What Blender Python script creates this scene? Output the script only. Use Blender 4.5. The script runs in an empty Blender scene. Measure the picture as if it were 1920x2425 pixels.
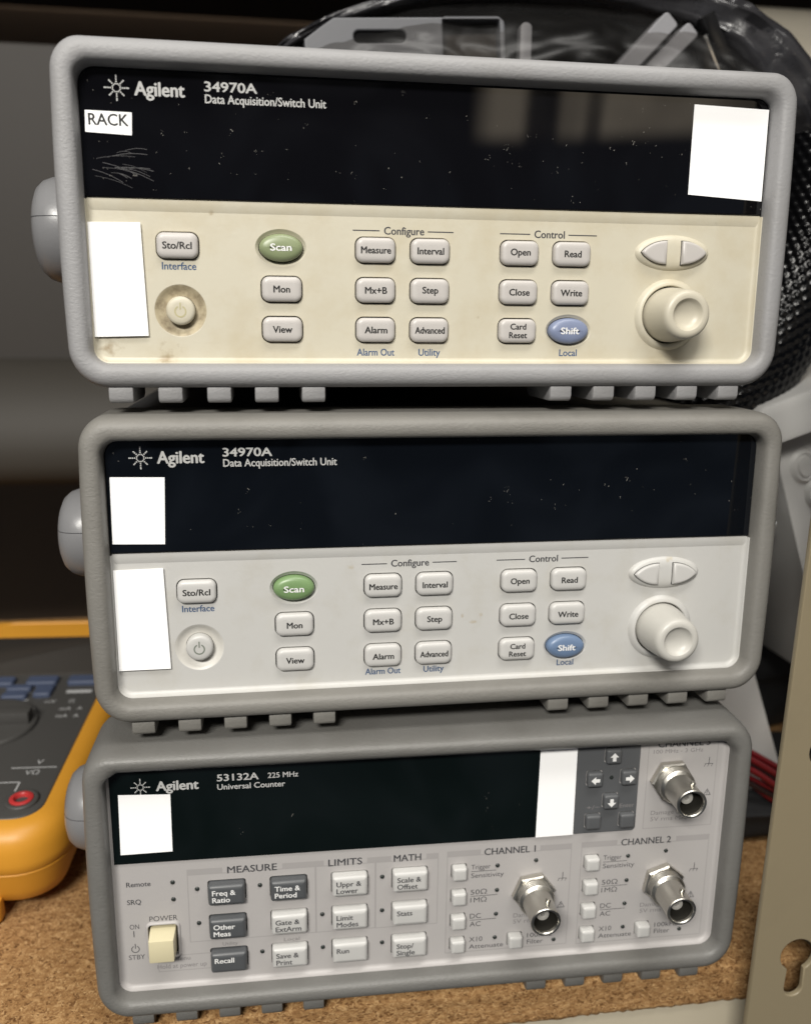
import bpy, bmesh, math, random
from mathutils import Vector, Matrix, noise

random.seed(7)
SC = bpy.context.scene
COL = SC.collection
MM = 0.001
R = math.radians

# ------------------------------------------------------------------ camera
cam_d = bpy.data.cameras.new("camera")
cam = bpy.data.objects.new("camera", cam_d)
COL.objects.link(cam)
CR = ((0.98902159, 0.14598317, 0.02291760),
      (-0.14754250, 0.96691985, 0.20807983),
      (0.00821667, -0.20917676, 0.97784333))
cam.matrix_world = Matrix(((CR[0][0], CR[0][2], -CR[0][1], -0.0537515),
                           (CR[1][0], CR[1][2], -CR[1][1], -0.2691052),
                           (CR[2][0], CR[2][2], -CR[2][1], 0.0749364),
                           (0, 0, 0, 1)))
cam_d.sensor_fit = 'HORIZONTAL'
cam_d.sensor_width = 36.0
cam_d.lens = 39.375
cam_d.clip_start = 0.01
cam_d.clip_end = 50
cam_d.dof.use_dof = True
cam_d.dof.focus_distance = 0.275
cam_d.dof.aperture_fstop = 12.0
SC.camera = cam

# ------------------------------------------------------------------ world: the dim room reflected in the black windows
W = bpy.data.worlds.new("World")
SC.world = W
W.use_nodes = True
wn, wl = W.node_tree.nodes, W.node_tree.links
wn.clear()
w_out = wn.new('ShaderNodeOutputWorld')
w_bg = wn.new('ShaderNodeBackground')
w_tc = wn.new('ShaderNodeTexCoord')
w_sep = wn.new('ShaderNodeSeparateXYZ')
w_ramp = wn.new('ShaderNodeValToRGB')
w_noise = wn.new('ShaderNodeTexNoise')
w_map = wn.new('ShaderNodeMapping')
w_map.inputs['Scale'].default_value = (5.0, 1.0, 3.0)
w_noise.inputs['Scale'].default_value = 2.2
w_noise.inputs['Detail'].default_value = 2
w_r2 = wn.new('ShaderNodeValToRGB')
w_r2.color_ramp.elements[0].position = 0.36
w_r2.color_ramp.elements[0].color = (0.45, 0.45, 0.46, 1)
w_r2.color_ramp.elements[1].position = 0.50
w_r2.color_ramp.elements[1].color = (1, 1, 1, 1)
w_side = wn.new('ShaderNodeValToRGB')          # the lit shelves opposite stand to the right, a dark post before them
w_xm = wn.new('ShaderNodeMapRange')
w_xm.inputs['From Min'].default_value = 0.0
w_xm.inputs['From Max'].default_value = 0.6
sd = w_side.color_ramp
sd.elements[0].position = 0.36
sd.elements[0].color = (0.0, 0.0, 0.0, 1)
sd.elements[1].position = 0.40
sd.elements[1].color = (1, 1, 1, 1)
for p_, v_ in ((0.445, 1), (0.455, 0.06), (0.50, 0.06), (0.51, 0.9), (0.545, 0.9), (0.55, 0.25), (0.57, 0.25), (0.575, 1.0), (0.8, 0.8), (0.95, 0.3)):
    e_ = sd.elements.new(p_)
    e_.color = (v_, v_, v_, 1)
w_mul = wn.new('ShaderNodeMix')
w_mul.data_type = 'RGBA'
w_mul.blend_type = 'MULTIPLY'
w_mul.inputs['Factor'].default_value = 1.0
w_band = wn.new('ShaderNodeValToRGB')
w_fac = wn.new('ShaderNodeMath')
w_fac.operation = 'MULTIPLY'
w_mix = wn.new('ShaderNodeMix')
w_mix.data_type = 'RGBA'
w_mr = wn.new('ShaderNodeMapRange')
w_mr.inputs['From Min'].default_value = -1
w_mr.inputs['From Max'].default_value = 1
wl.new(w_tc.outputs['Generated'], w_sep.inputs[0])
wl.new(w_sep.outputs['Z'], w_mr.inputs['Value'])
wl.new(w_mr.outputs['Result'], w_ramp.inputs['Fac'])
wl.new(w_mr.outputs['Result'], w_band.inputs['Fac'])
wl.new(w_sep.outputs['X'], w_xm.inputs['Value'])
wl.new(w_xm.outputs[0], w_side.inputs['Fac'])
wl.new(w_tc.outputs['Generated'], w_map.inputs['Vector'])
wl.new(w_map.outputs[0], w_noise.inputs['Vector'])
wl.new(w_noise.outputs['Fac'], w_r2.inputs['Fac'])
cr = w_ramp.color_ramp
cr.elements[0].position = 0.0
cr.elements[0].color = (0.035, 0.03, 0.028, 1)
cr.elements[1].position = 1.0
cr.elements[1].color = (0.34, 0.33, 0.31, 1)
for p_, c_ in ((0.40, (0.05, 0.06, 0.075, 1)), (0.57, (0.04, 0.05, 0.065, 1)), (0.64, (0.06, 0.055, 0.055, 1)), (0.72, (0.22, 0.21, 0.20, 1))):
    e_ = cr.elements.new(p_)
    e_.color = c_
bd = w_band.color_ramp
bd.elements[0].position = 0.594
bd.elements[0].color = (0, 0, 0, 1)
bd.elements[1].position = 0.601
bd.elements[1].color = (1, 1, 1, 1)
e_ = bd.elements.new(0.665)
e_.color = (1, 1, 1, 1)
e_ = bd.elements.new(0.70)
e_.color = (0, 0, 0, 1)
w_mul.inputs[6].default_value = (1.9, 1.62, 1.25, 1)
wl.new(w_r2.outputs[0], w_mul.inputs[7])
wl.new(w_band.outputs[0], w_fac.inputs[0])
wl.new(w_side.outputs[0], w_fac.inputs[1])
wl.new(w_fac.outputs[0], w_mix.inputs['Factor'])
w_n2 = wn.new('ShaderNodeTexNoise')
w_n2.inputs['Scale'].default_value = 7
w_n2.inputs['Detail'].default_value = 2
w_n2.inputs['Distortion'].default_value = 1.5
w_nr = wn.new('ShaderNodeMapRange')
w_nr.inputs['From Min'].default_value = 0.42
w_nr.inputs['From Max'].default_value = 0.66
w_nr.inputs['To Min'].default_value = 0.6
w_nr.inputs['To Max'].default_value = 2.0
w_vm = wn.new('ShaderNodeVectorMath')
w_vm.operation = 'SCALE'
wl.new(w_tc.outputs['Generated'], w_n2.inputs['Vector'])
wl.new(w_n2.outputs['Fac'], w_nr.inputs['Value'])
wl.new(w_ramp.outputs[0], w_vm.inputs[0])
wl.new(w_nr.outputs[0], w_vm.inputs['Scale'])
wl.new(w_vm.outputs[0], w_mix.inputs[6])
wl.new(w_mul.outputs[2], w_mix.inputs[7])
wl.new(w_mix.outputs[2], w_bg.inputs['Color'])
w_bg.inputs['Strength'].default_value = 0.62
wl.new(w_bg.outputs[0], w_out.inputs['Surface'])


# ------------------------------------------------------------------ lamps (the room's ceiling lights)
def area_lamp(name, loc, target, sx, sy, power, color):
    d = bpy.data.lights.new(name, 'AREA')
    d.shape = 'RECTANGLE'
    d.size, d.size_y = sx, sy
    d.energy = power
    d.color = color
    o = bpy.data.objects.new(name, d)
    COL.objects.link(o)
    o.location = loc
    o.rotation_euler = (Vector(target) - Vector(loc)).to_track_quat('-Z', 'Y').to_euler()
    return o


area_lamp("ceiling_lamp", (-0.55, -1.35, 0.95), (0, 0, 0), 0.55, 0.22, 26, (1.0, 0.965, 0.90))
area_lamp("ceiling_lamp", (0.15, -0.55, 1.25), (0, 0.05, 0), 0.9, 0.25, 9, (1.0, 0.97, 0.92))

SC.view_settings.view_transform = 'Standard'
SC.view_settings.look = 'None'
SC.view_settings.gamma = 1.0
SC.view_settings.use_curve_mapping = False
SC.view_settings.exposure = 0.42


# ------------------------------------------------------------------ materials
def mat(name, base, rough=0.5, metal=0.0, grain=None, dirt=None, spec=0.5, coat=0.0, rough_var=0.0, aniso=(1, 1, 1), spots=()):
    """grain = (scale, strength, distance_m); dirt = (scale, colour, amount, threshold)"""
    m = bpy.data.materials.new(name)
    m.use_nodes = True
    n, l = m.node_tree.nodes, m.node_tree.links
    b = n['Principled BSDF']
    b.inputs['Base Color'].default_value = (*base, 1)
    b.inputs['Roughness'].default_value = rough
    b.inputs['Metallic'].default_value = metal
    b.inputs['Specular IOR Level'].default_value = spec
    if coat:
        b.inputs['Coat Weight'].default_value = coat
        b.inputs['Coat Roughness'].default_value = 0.05
    tc = n.new('ShaderNodeTexCoord')
    mp = n.new('ShaderNodeMapping')
    mp.inputs['Scale'].default_value = aniso
    l.new(tc.outputs['Object'], mp.inputs['Vector'])
    if grain:
        nz = n.new('ShaderNodeTexNoise')
        nz.inputs['Scale'].default_value = grain[0]
        nz.inputs['Detail'].default_value = 3
        nz.inputs['Distortion'].default_value = 0.6
        l.new(mp.outputs[0], nz.inputs['Vector'])
        bp = n.new('ShaderNodeBump')
        bp.inputs['Strength'].default_value = grain[1]
        bp.inputs['Distance'].default_value = grain[2]
        l.new(nz.outputs['Fac'], bp.inputs['Height'])
        l.new(bp.outputs[0], b.inputs['Normal'])
    if dirt:
        d1 = n.new('ShaderNodeTexNoise')
        d1.inputs['Scale'].default_value = dirt[0]
        d1.inputs['Detail'].default_value = 6
        d1.inputs['Roughness'].default_value = 0.65
        l.new(tc.outputs['Object'], d1.inputs['Vector'])
        rp = n.new('ShaderNodeValToRGB')
        rp.color_ramp.elements[0].position = dirt[3]
        rp.color_ramp.elements[0].color = (0, 0, 0, 1)
        rp.color_ramp.elements[1].position = min(0.99, dirt[3] + 0.25)
        rp.color_ramp.elements[1].color = (1, 1, 1, 1)
        l.new(d1.outputs['Fac'], rp.inputs['Fac'])
        mu = n.new('ShaderNodeMath')
        mu.operation = 'MULTIPLY'
        mu.inputs[1].default_value = dirt[2]
        l.new(rp.outputs[0], mu.inputs[0])
        mx = n.new('ShaderNodeMix')
        mx.data_type = 'RGBA'
        mx.inputs[6].default_value = (*base, 1)
        mx.inputs[7].default_value = (*dirt[1], 1)
        l.new(mu.outputs[0], mx.inputs['Factor'])
        l.new(mx.outputs[2], b.inputs['Base Color'])
    if spots:
        cur = b.inputs['Base Color'].links[0].from_socket if b.inputs['Base Color'].links else None
        nz2 = n.new('ShaderNodeTexNoise')
        nz2.inputs['Scale'].default_value = 330
        nz2.inputs['Detail'].default_value = 5
        l.new(tc.outputs['Object'], nz2.inputs['Vector'])
        for sx_, sz_, sr_, sc_ in spots:
            vd = n.new('ShaderNodeVectorMath')
            vd.operation = 'DISTANCE'
            vd.inputs[1].default_value = (sx_ * MM, 0, (sz_ + 52.0) * MM)
            l.new(tc.outputs['Object'], vd.inputs[0])
            mr_ = n.new('ShaderNodeMapRange')
            mr_.inputs['From Min'].default_value = sr_ * MM
            mr_.inputs['From Max'].default_value = 0.0
            mr_.inputs['To Min'].default_value = -0.42
            mr_.inputs['To Max'].default_value = 0.12
            l.new(vd.outputs['Value'], mr_.inputs['Value'])
            ad_ = n.new('ShaderNodeMath')
            l.new(mr_.outputs[0], ad_.inputs[0])
            l.new(nz2.outputs['Fac'], ad_.inputs[1])
            m3 = n.new('ShaderNodeMapRange')
            m3.inputs['From Min'].default_value = 0.46
            m3.inputs['From Max'].default_value = 0.72
            m3.inputs['To Max'].default_value = 0.75
            l.new(ad_.outputs[0], m3.inputs['Value'])
            mx_ = n.new('ShaderNodeMix')
            mx_.data_type = 'RGBA'
            if cur:
                l.new(cur, mx_.inputs[6])
            else:
                mx_.inputs[6].default_value = (*base, 1)
            mx_.inputs[7].default_value = (*sc_, 1)
            l.new(m3.outputs[0], mx_.inputs['Factor'])
            cur = mx_.outputs[2]
        l.new(cur, b.inputs['Base Color'])
    if rough_var:
        r1 = n.new('ShaderNodeTexNoise')
        r1.inputs['Scale'].default_value = 60
        r1.inputs['Detail'].default_value = 5
        l.new(tc.outputs['Object'], r1.inputs['Vector'])
        mr = n.new('ShaderNodeMapRange')
        mr.inputs['From Min'].default_value = 0.3
        mr.inputs['From Max'].default_value = 0.7
        mr.inputs['To Min'].default_value = max(0.0, rough - rough_var)
        mr.inputs['To Max'].default_value = min(1.0, rough + rough_var)
        l.new(r1.outputs['Fac'], mr.inputs['Value'])
        l.new(mr.outputs[0], b.inputs['Roughness'])
    return m


def glass_black(name, base, dust, smear):
    """black display window with dust specks and faint smears"""
    m = bpy.data.materials.new(name)
    m.use_nodes = True
    n, l = m.node_tree.nodes, m.node_tree.links
    b = n['Principled BSDF']
    b.inputs['Specular IOR Level'].default_value = 0.5
    tc = n.new('ShaderNodeTexCoord')
    v = n.new('ShaderNodeTexVoronoi')
    v.inputs['Scale'].default_value = 420
    v.inputs['Randomness'].default_value = 1.0
    wob = n.new('ShaderNodeTexNoise')
    wob.inputs['Scale'].default_value = 900
    addv = n.new('ShaderNodeMix')
    addv.data_type = 'RGBA'
    addv.blend_type = 'LINEAR_LIGHT'
    addv.inputs['Factor'].default_value = 0.0025
    l.new(tc.outputs['Object'], wob.inputs['Vector'])
    l.new(tc.outputs['Object'], addv.inputs[6])
    l.new(wob.outputs['Color'], addv.inputs[7])
    l.new(addv.outputs[2], v.inputs['Vector'])
    lt = n.new('ShaderNodeMath')
    lt.operation = 'LESS_THAN'
    lt.inputs[1].default_value = 0.10
    l.new(v.outputs['Distance'], lt.inputs[0])
    sepc = n.new('ShaderNodeSeparateColor')
    l.new(v.outputs['Color'], sepc.inputs[0])
    cl = n.new('ShaderNodeTexNoise')
    cl.inputs['Scale'].default_value = 35
    cl.inputs['Detail'].default_value = 2
    l.new(tc.outputs['Object'], cl.inputs['Vector'])
    prod = n.new('ShaderNodeMath')
    prod.operation = 'MULTIPLY'
    l.new(sepc.outputs[0], prod.inputs[0])
    l.new(cl.outputs['Fac'], prod.inputs[1])
    gt = n.new('ShaderNodeMath')
    gt.operation = 'GREATER_THAN'
    gt.inputs[1].default_value = dust
    l.new(prod.outputs[0], gt.inputs[0])
    mm = n.new('ShaderNodeMath')
    mm.operation = 'MULTIPLY'
    l.new(lt.outputs[0], mm.inputs[0])
    l.new(gt.outputs[0], mm.inputs[1])
    mx = n.new('ShaderNodeMix')
    mx.data_type = 'RGBA'
    mx.inputs[6].default_value = (*base, 1)
    mx.inputs[7].default_value = (0.19, 0.18, 0.16, 1)
    l.new(mm.outputs[0], mx.inputs['Factor'])
    l.new(mx.outputs[2], b.inputs['Base Color'])
    s = n.new('ShaderNodeTexNoise')
    s.inputs['Scale'].default_value = 28
    s.inputs['Detail'].default_value = 5
    l.new(tc.outputs['Object'], s.inputs['Vector'])
    mr = n.new('ShaderNodeMapRange')
    mr.inputs['From Min'].default_value = 0.5
    mr.inputs['From Max'].default_value = 0.8
    mr.inputs['To Min'].default_value = 0.012
    mr.inputs['To Max'].default_value = 0.012 + smear
    l.new(s.outputs['Fac'], mr.inputs['Value'])
    mad = n.new('ShaderNodeMath')
    mad.operation = 'ADD'
    l.new(mr.outputs[0], mad.inputs[0])
    l.new(mm.outputs[0], mad.inputs[1])
    l.new(mad.outputs[0], b.inputs['Roughness'])
    return m


def chipboard(name, scale_vec, bump):
    m = bpy.data.materials.new(name)
    m.use_nodes = True
    n, l = m.node_tree.nodes, m.node_tree.links
    b = n['Principled BSDF']
    b.inputs['Roughness'].default_value = 0.8
    b.inputs['Specular IOR Level'].default_value = 0.25
    tc = n.new('ShaderNodeTexCoord')
    mp = n.new('ShaderNodeMapping')
    mp.inputs['Scale'].default_value = scale_vec
    l.new(tc.outputs['Object'], mp.inputs[0])
    wob = n.new('ShaderNodeTexNoise')
    wob.inputs['Scale'].default_value = 400
    wob.inputs['Detail'].default_value = 3
    l.new(mp.outputs[0], wob.inputs['Vector'])
    mixv = n.new('ShaderNodeMix')
    mixv.data_type = 'RGBA'
    mixv.blend_type = 'LINEAR_LIGHT'
    mixv.inputs['Factor'].default_value = 0.004
    l.new(mp.outputs[0], mixv.inputs[6])
    l.new(wob.outputs['Color'], mixv.inputs[7])
    v = n.new('ShaderNodeTexVoronoi')
    v.inputs['Scale'].default_value = 900
    l.new(mixv.outputs[2], v.inputs['Vector'])
    sc = n.new('ShaderNodeSeparateColor')
    l.new(v.outputs['Color'], sc.inputs[0])
    rp = n.new('ShaderNodeValToRGB')
    els = rp.color_ramp.elements
    els[0].position = 0.0
    els[0].color = (0.15, 0.07, 0.024, 1)
    els[1].position = 1.0
    els[1].color = (0.58, 0.37, 0.175, 1)
    for p_, c_ in ((0.10, (0.22, 0.11, 0.04, 1)), (0.16, (0.345, 0.19, 0.075, 1)), (0.7, (0.43, 0.25, 0.105, 1))):
        e = els.new(p_)
        e.color = c_
    l.new(sc.outputs[0], rp.inputs['Fac'])
    n2 = n.new('ShaderNodeTexNoise')
    n2.inputs['Scale'].default_value = 420
    n2.inputs['Detail'].default_value = 8
    n2.inputs['Roughness'].default_value = 0.75
    l.new(mp.outputs[0], n2.inputs['Vector'])
    r2 = n.new('ShaderNodeValToRGB')
    r2.color_ramp.elements[0].position = 0.36
    r2.color_ramp.elements[0].color = (0.58, 0.50, 0.43, 1)
    r2.color_ramp.elements[1].position = 0.56
    r2.color_ramp.elements[1].color = (1, 1, 1, 1)
    l.new(n2.outputs['Fac'], r2.inputs['Fac'])
    mul = n.new('ShaderNodeMix')
    mul.data_type = 'RGBA'
    mul.blend_type = 'MULTIPLY'
    mul.inputs['Factor'].default_value = 1
    l.new(rp.outputs[0], mul.inputs[6])
    l.new(r2.outputs[0], mul.inputs[7])
    l.new(mul.outputs[2], b.inputs['Base Color'])
    ad = n.new('ShaderNodeMath')
    ad.operation = 'ADD'
    l.new(n2.outputs['Fac'], ad.inputs[0])
    l.new(sc.outputs[1], ad.inputs[1])
    bp = n.new('ShaderNodeBump')
    bp.inputs['Strength'].default_value = bump
    bp.inputs['Distance'].default_value = 0.0012
    l.new(ad.outputs[0], bp.inputs['Height'])
    l.new(bp.outputs[0], b.inputs['Normal'])
    return m


def bag_film(name):
    """dark smoky polythene: glossy, slightly see-through"""
    m = mat(name, (0.024, 0.0235, 0.026), 0.26, grain=(90, 0.3, 0.002), rough_var=0.12)
    return m


# ------------------------------------------------------------------ object helpers
def set_props(o, label=None, cat=None, group=None, kind=None):
    if label:
        o['label'] = label
    if cat:
        o['category'] = cat
    if group:
        o['group'] = group
    if kind:
        o['kind'] = kind
    return o


def thing(name, label, cat, loc=(0, 0, 0), mat3=None, group=None):
    o = bpy.data.objects.new(name, None)
    o.empty_display_size = 0.02
    COL.objects.link(o)
    if mat3 is not None:
        o.matrix_world = Matrix.Translation(loc) @ mat3.to_4x4()
    else:
        o.location = loc
    return set_props(o, label, cat, group)


class MB:
    """collects geometry in millimetres; build() links it as one mesh object"""

    def __init__(self):
        self.bm = bmesh.new()

    def face(self, vs, mi=0):
        try:
            f = self.bm.faces.new(vs)
            f.material_index = mi
            return f
        except ValueError:
            return None

    def poly(self, pts, mi=0):
        return self.face([self.bm.verts.new(p) for p in pts], mi)

    def loft(self, rings, closed=True, cap0=False, cap1=False, mi=0):
        vr = [[self.bm.verts.new(p) for p in r] for r in rings]
        n = len(vr[0])
        for a, b in zip(vr, vr[1:]):
            for i in range(n if closed else n - 1):
                j = (i + 1) % n
                self.face((a[i], a[j], b[j], b[i]), mi)
        if cap0:
            self.face(list(reversed(vr[0])), mi)
        if cap1:
            self.face(vr[-1], mi)
        return vr

    def box(self, x0, x1, y0, y1, z0, z1, mi=0):
        v = [self.bm.verts.new(p) for p in ((x0, y0, z0), (x1, y0, z0), (x1, y1, z0), (x0, y1, z0),
                                            (x0, y0, z1), (x1, y0, z1), (x1, y1, z1), (x0, y1, z1))]
        for q in ((0, 3, 2, 1), (4, 5, 6, 7), (0, 1, 5, 4), (1, 2, 6, 5), (2, 3, 7, 6), (3, 0, 4, 7)):
            self.face([v[i] for i in q], mi)

    def pillow(self, pts, prof, mi=0):
        """outline pts (x,z) raised towards -y; prof = [(inset, y)...]; capped"""
        rings = []
        for ins, y in prof:
            rings.append([(x, y, z) for x, z in inset(pts, ins)])
        self.loft(rings, cap1=True, mi=mi)

    def pillow_scaled(self, pts, prof, mi=0):
        cx = sum(p[0] for p in pts) / len(pts)
        cz = sum(p[1] for p in pts) / len(pts)
        ref = max(abs(p[1] - cz) for p in pts)
        self.loft([[(cx + (px - cx) * (1 - i / ref), y, cz + (pz - cz) * (1 - i / ref)) for px, pz in pts] for i, y in prof], cap1=True, mi=mi)

    def pillow_rr(self, x, z, w, h, r, prof, n=5, mi=0):
        self.loft([[(px, y, pz) for px, pz in rr(x, z, w - 2 * i, h - 2 * i, max(r - i, 0.12), n)] for i, y in prof], cap1=True, mi=mi)

    def lathe(self, cx, cz, prof, n=48, mi=0, cap0=False, cap1=False):
        """axis along y through (cx,cz); prof = [(r, y)]"""
        rings = [[(cx + r * math.cos(2 * math.pi * i / n), y, cz + r * math.sin(2 * math.pi * i / n)) for i in range(n)]
                 for r, y in prof]
        self.loft(rings, cap0=cap0, cap1=cap1, mi=mi)

    def tube(self, path, r, n=10, mi=0, cap=True):
        P = [Vector(p) for p in path]
        rings = []
        prev = None
        for i, p in enumerate(P):
            t = (P[min(i + 1, len(P) - 1)] - P[max(i - 1, 0)]).normalized()
            if prev is None:
                a = t.orthogonal().normalized()
            else:
                a = (prev - t * prev.dot(t)).normalized()
            prev = a
            b = t.cross(a)
            rr_ = r[i] if isinstance(r, (list, tuple)) else r
            rings.append([tuple(p + rr_ * (math.cos(2 * math.pi * k / n) * a + math.sin(2 * math.pi * k / n) * b))
                          for k in range(n)])
        self.loft(rings, cap0=cap, cap1=cap, mi=mi)

    def add_mesh(self, me, mi=None):
        n0 = len(self.bm.faces)
        self.bm.from_mesh(me)
        if mi is not None:
            self.bm.faces.ensure_lookup_table()
            for f in self.bm.faces[n0:]:
                f.material_index = mi

    def build(self, name, mats, parent=None, off=(0, 0, 0), smooth=True, angle=35, bevel=0.0, label=None):
        bm = self.bm
        bmesh.ops.translate(bm, verts=bm.verts, vec=off)
        if bevel:
            es = [e for e in bm.edges if e.is_manifold and e.calc_face_angle(0) > R(30)]
            bmesh.ops.bevel(bm, geom=es, offset=bevel, segments=2, affect='EDGES', profile=0.6)
        bmesh.ops.recalc_face_normals(bm, faces=bm.faces)
        bmesh.ops.scale(bm, verts=bm.verts, vec=(MM, MM, MM))
        me = bpy.data.meshes.new(name)
        bm.to_mesh(me)
        bm.free()
        for m in (mats if isinstance(mats, (list, tuple)) else [mats]):
            me.materials.append(m)
        if smooth:
            me.polygons.foreach_set('use_smooth', [True] * len(me.polygons))
            me.set_sharp_from_angle(angle=R(angle))
        o = bpy.data.objects.new(name, me)
        COL.objects.link(o)
        if parent:
            o.parent = parent
        if label:
            o['label'] = label
        return o


def rr(cx, cz, w, h, r, n=7):
    """rounded rectangle, counter-clockwise; r may be four radii (br, tr, tl, bl)"""
    rs = r if isinstance(r, (list, tuple)) else (r,) * 4
    pts = []
    for (sx, sz, a0), q in zip(((1, -1, -90), (1, 1, 0), (-1, 1, 90), (-1, -1, 180)), rs):
        q = max(q, 1e-3)
        ox, oz = cx + sx * (w / 2 - q), cz + sz * (h / 2 - q)
        for k in range(n + 1):
            a = R(a0 + 90 * k / n)
            pts.append((ox + q * math.cos(a), oz + q * math.sin(a)))
    return pts


def ell(cx, cz, w, h, n=48):
    return [(cx + w / 2 * math.cos(2 * math.pi * i / n), cz + h / 2 * math.sin(2 * math.pi * i / n)) for i in range(n)]


def inset(pts, d):
    if d == 0:
        return list(pts)
    n = len(pts)
    out = []
    for i in range(n):
        ax, az = pts[i - 1]
        bx, bz = pts[i]
        cx, cz = pts[(i + 1) % n]
        e1 = Vector((bx - ax, bz - az))
        e2 = Vector((cx - bx, cz - bz))
        if e1.length < 1e-6:
            e1 = e2
        if e2.length < 1e-6:
            e2 = e1
        n1 = Vector((-e1.y, e1.x)).normalized()
        n2 = Vector((-e2.y, e2.x)).normalized()
        m = n1 + n2
        if m.length < 1e-6:
            m = n1
        m.normalize()
        k = d / max(0.5, m.dot(n1))
        out.append((bx + m.x * k, bz + m.y * k))
    return out


def plate_mesh(outer, holes, y_front, t, bev=0.25):
    """flat plate in the XZ plane with holes and eased edges (mm); front face at y_front, facing -y"""
    cu = bpy.data.curves.new('plate', 'CURVE')
    cu.dimensions = '2D'
    cu.fill_mode = 'BOTH'
    for pts in [outer] + list(holes):
        s = cu.splines.new('POLY')
        s.points.add(len(pts) - 1)
        for q, (x, z) in zip(s.points, pts):
            q.co = (x, z, 0, 1)
        s.use_cyclic_u = True
    cu.extrude = t / 2 - bev
    cu.bevel_depth = bev
    cu.bevel_resolution = 2
    cu.offset = -bev
    ob = bpy.data.objects.new('plate', cu)
    me = ob.to_mesh().copy()
    for v in me.vertices:
        x, y, z = v.co
        v.co = (x, y_front + t / 2 - z, y)
    ob.to_mesh_clear()
    bpy.data.objects.remove(ob)
    return me


_tc = {}


def text_raw(s):
    if s not in _tc:
        cu = bpy.data.curves.new('lettering', 'FONT')
        cu.body = s
        cu.size = 1.0
        cu.resolution_u = 3
        ob = bpy.data.objects.new('lettering', cu)
        me = ob.to_mesh().copy()
        ob.to_mesh_clear()
        bpy.data.objects.remove(ob)
        xs = [v.co.x for v in me.vertices]
        ys = [v.co.y for v in me.vertices]
        _tc[s] = (me, min(xs), max(xs), min(ys), max(ys))
    return _tc[s]


def text(mb, s, x, z, cap, y, w=None, align='C', bold=0.0, mi=0, squeeze=1.0):
    """printed lettering facing -y: baseline z, cap height cap (mm), optional total width w;
    bold thickens the strokes by overprinting shifted copies"""
    me, x0, x1, y0, y1 = text_raw(s)
    _, _, _, h0, h1 = text_raw('H')
    k = cap / (h1 - h0)
    kx = k * squeeze if w is None else w / (x1 - x0)
    W_ = (x1 - x0) * kx
    ox = {'C': x - W_ / 2, 'L': x, 'R': x - W_}[align]
    d = bold * cap
    shifts = [(0, 0)] if not bold else [(0, 0), (-d, 0), (d, 0), (0, -d * 0.6), (0, d * 0.6)]
    for i, (dx, dz) in enumerate(shifts):
        m2 = me.copy()
        for v in m2.vertices:
            v.co = (ox + dx + (v.co.x - x0) * kx, y - 0.003 * i, z + dz + (v.co.y - h0) * k)
        mb.add_mesh(m2, mi)
        bpy.data.meshes.remove(m2)


def strip(mb, x0, x1, z0, z1, y, mi=0):
    mb.poly([(x0, y, z0), (x1, y, z0), (x1, y, z1), (x0, y, z1)], mi)


def frame(mb, x0, x1, z0, z1, t, y, mi=0):
    strip(mb, x0, x1, z0, z0 + t, y, mi)
    strip(mb, x0, x1, z1 - t, z1, y, mi)
    strip(mb, x0, x0 + t, z0 + t, z1 - t, y, mi)
    strip(mb, x1 - t, x1, z0 + t, z1 - t, y, mi)


def disc(mb, x, z, r, y, n=14, mi=0):
    mb.poly([(x + r * math.cos(2 * math.pi * i / n), y, z + r * math.sin(2 * math.pi * i / n)) for i in range(n)], mi)


def arc_band(mb, x, z, r, t, a0, a1, y, mi=0, n=28):
    for i in range(n):
        a, b = R(a0 + (a1 - a0) * i / n), R(a0 + (a1 - a0) * (i + 1) / n)
        mb.poly([(x + (r - t) * math.cos(a), y, z + (r - t) * math.sin(a)), (x + r * math.cos(a), y, z + r * math.sin(a)),
                 (x + r * math.cos(b), y, z + r * math.sin(b)), (x + (r - t) * math.cos(b), y, z + (r - t) * math.sin(b))], mi)


def starburst(mb, cx, cz, y, k=1.0, mi=0):
    for a in range(8):
        A = R(45 * a)
        rs = (1.05, 1.65, 2.25, 2.85, 3.3) if a % 2 == 0 else (1.05, 1.65, 2.25, 2.75)
        for j, r_ in enumerate(rs):
            disc(mb, cx + k * r_ * math.cos(A), cz + k * r_ * math.sin(A), k * (0.20 + 0.035 * (1 if j else 0)) , y, 10, mi)
        B = R(45 * a + 22.5)
        disc(mb, cx + k * 1.15 * math.cos(B), cz + k * 1.15 * math.sin(B), k * 0.2, y, 10, mi)


# ------------------------------------------------------------------ shared materials
M = {}
M['dark_metal'] = mat('case_dark_paint', (0.035, 0.035, 0.036), 0.6)
M['gap'] = mat('key_gap_black', (0.012, 0.012, 0.012), 0.8)
M['white_paper'] = mat('white_label_paper', (0.96, 0.96, 0.96), 0.7, spec=0.2)
M['black_ink'] = mat('black_ink', (0.02, 0.02, 0.02), 0.6, spec=0.2)
M['grey_ink'] = mat('grey_ink', (0.06, 0.06, 0.065), 0.6, spec=0.2)
M['blue_ink'] = mat('blue_grey_ink', (0.06, 0.10, 0.185), 0.6, spec=0.2)
M['pale_ink'] = mat('pale_grey_ink', (0.33, 0.315, 0.31), 0.6, spec=0.2)
M['mid_ink'] = mat('mid_grey_ink', (0.21, 0.20, 0.20), 0.6, spec=0.2)
M['white_ink'] = mat('white_ink', (0.75, 0.75, 0.74), 0.5, spec=0.3)
M['silver_ink'] = mat('silver_ink', (0.50, 0.50, 0.49), 0.5, spec=0.3)
M['scratch'] = mat('scratch_grey', (0.034, 0.033, 0.035), 0.6)
M['nickel'] = mat('worn_nickel', (0.56, 0.54, 0.49), 0.36, 1.0, grain=(500, 0.2, 0.0005), rough_var=0.1)
M['dielectric'] = mat('shaded_dielectric', (0.30, 0.29, 0.27), 0.5)  # darkened for the shade deep inside the connector
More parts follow.
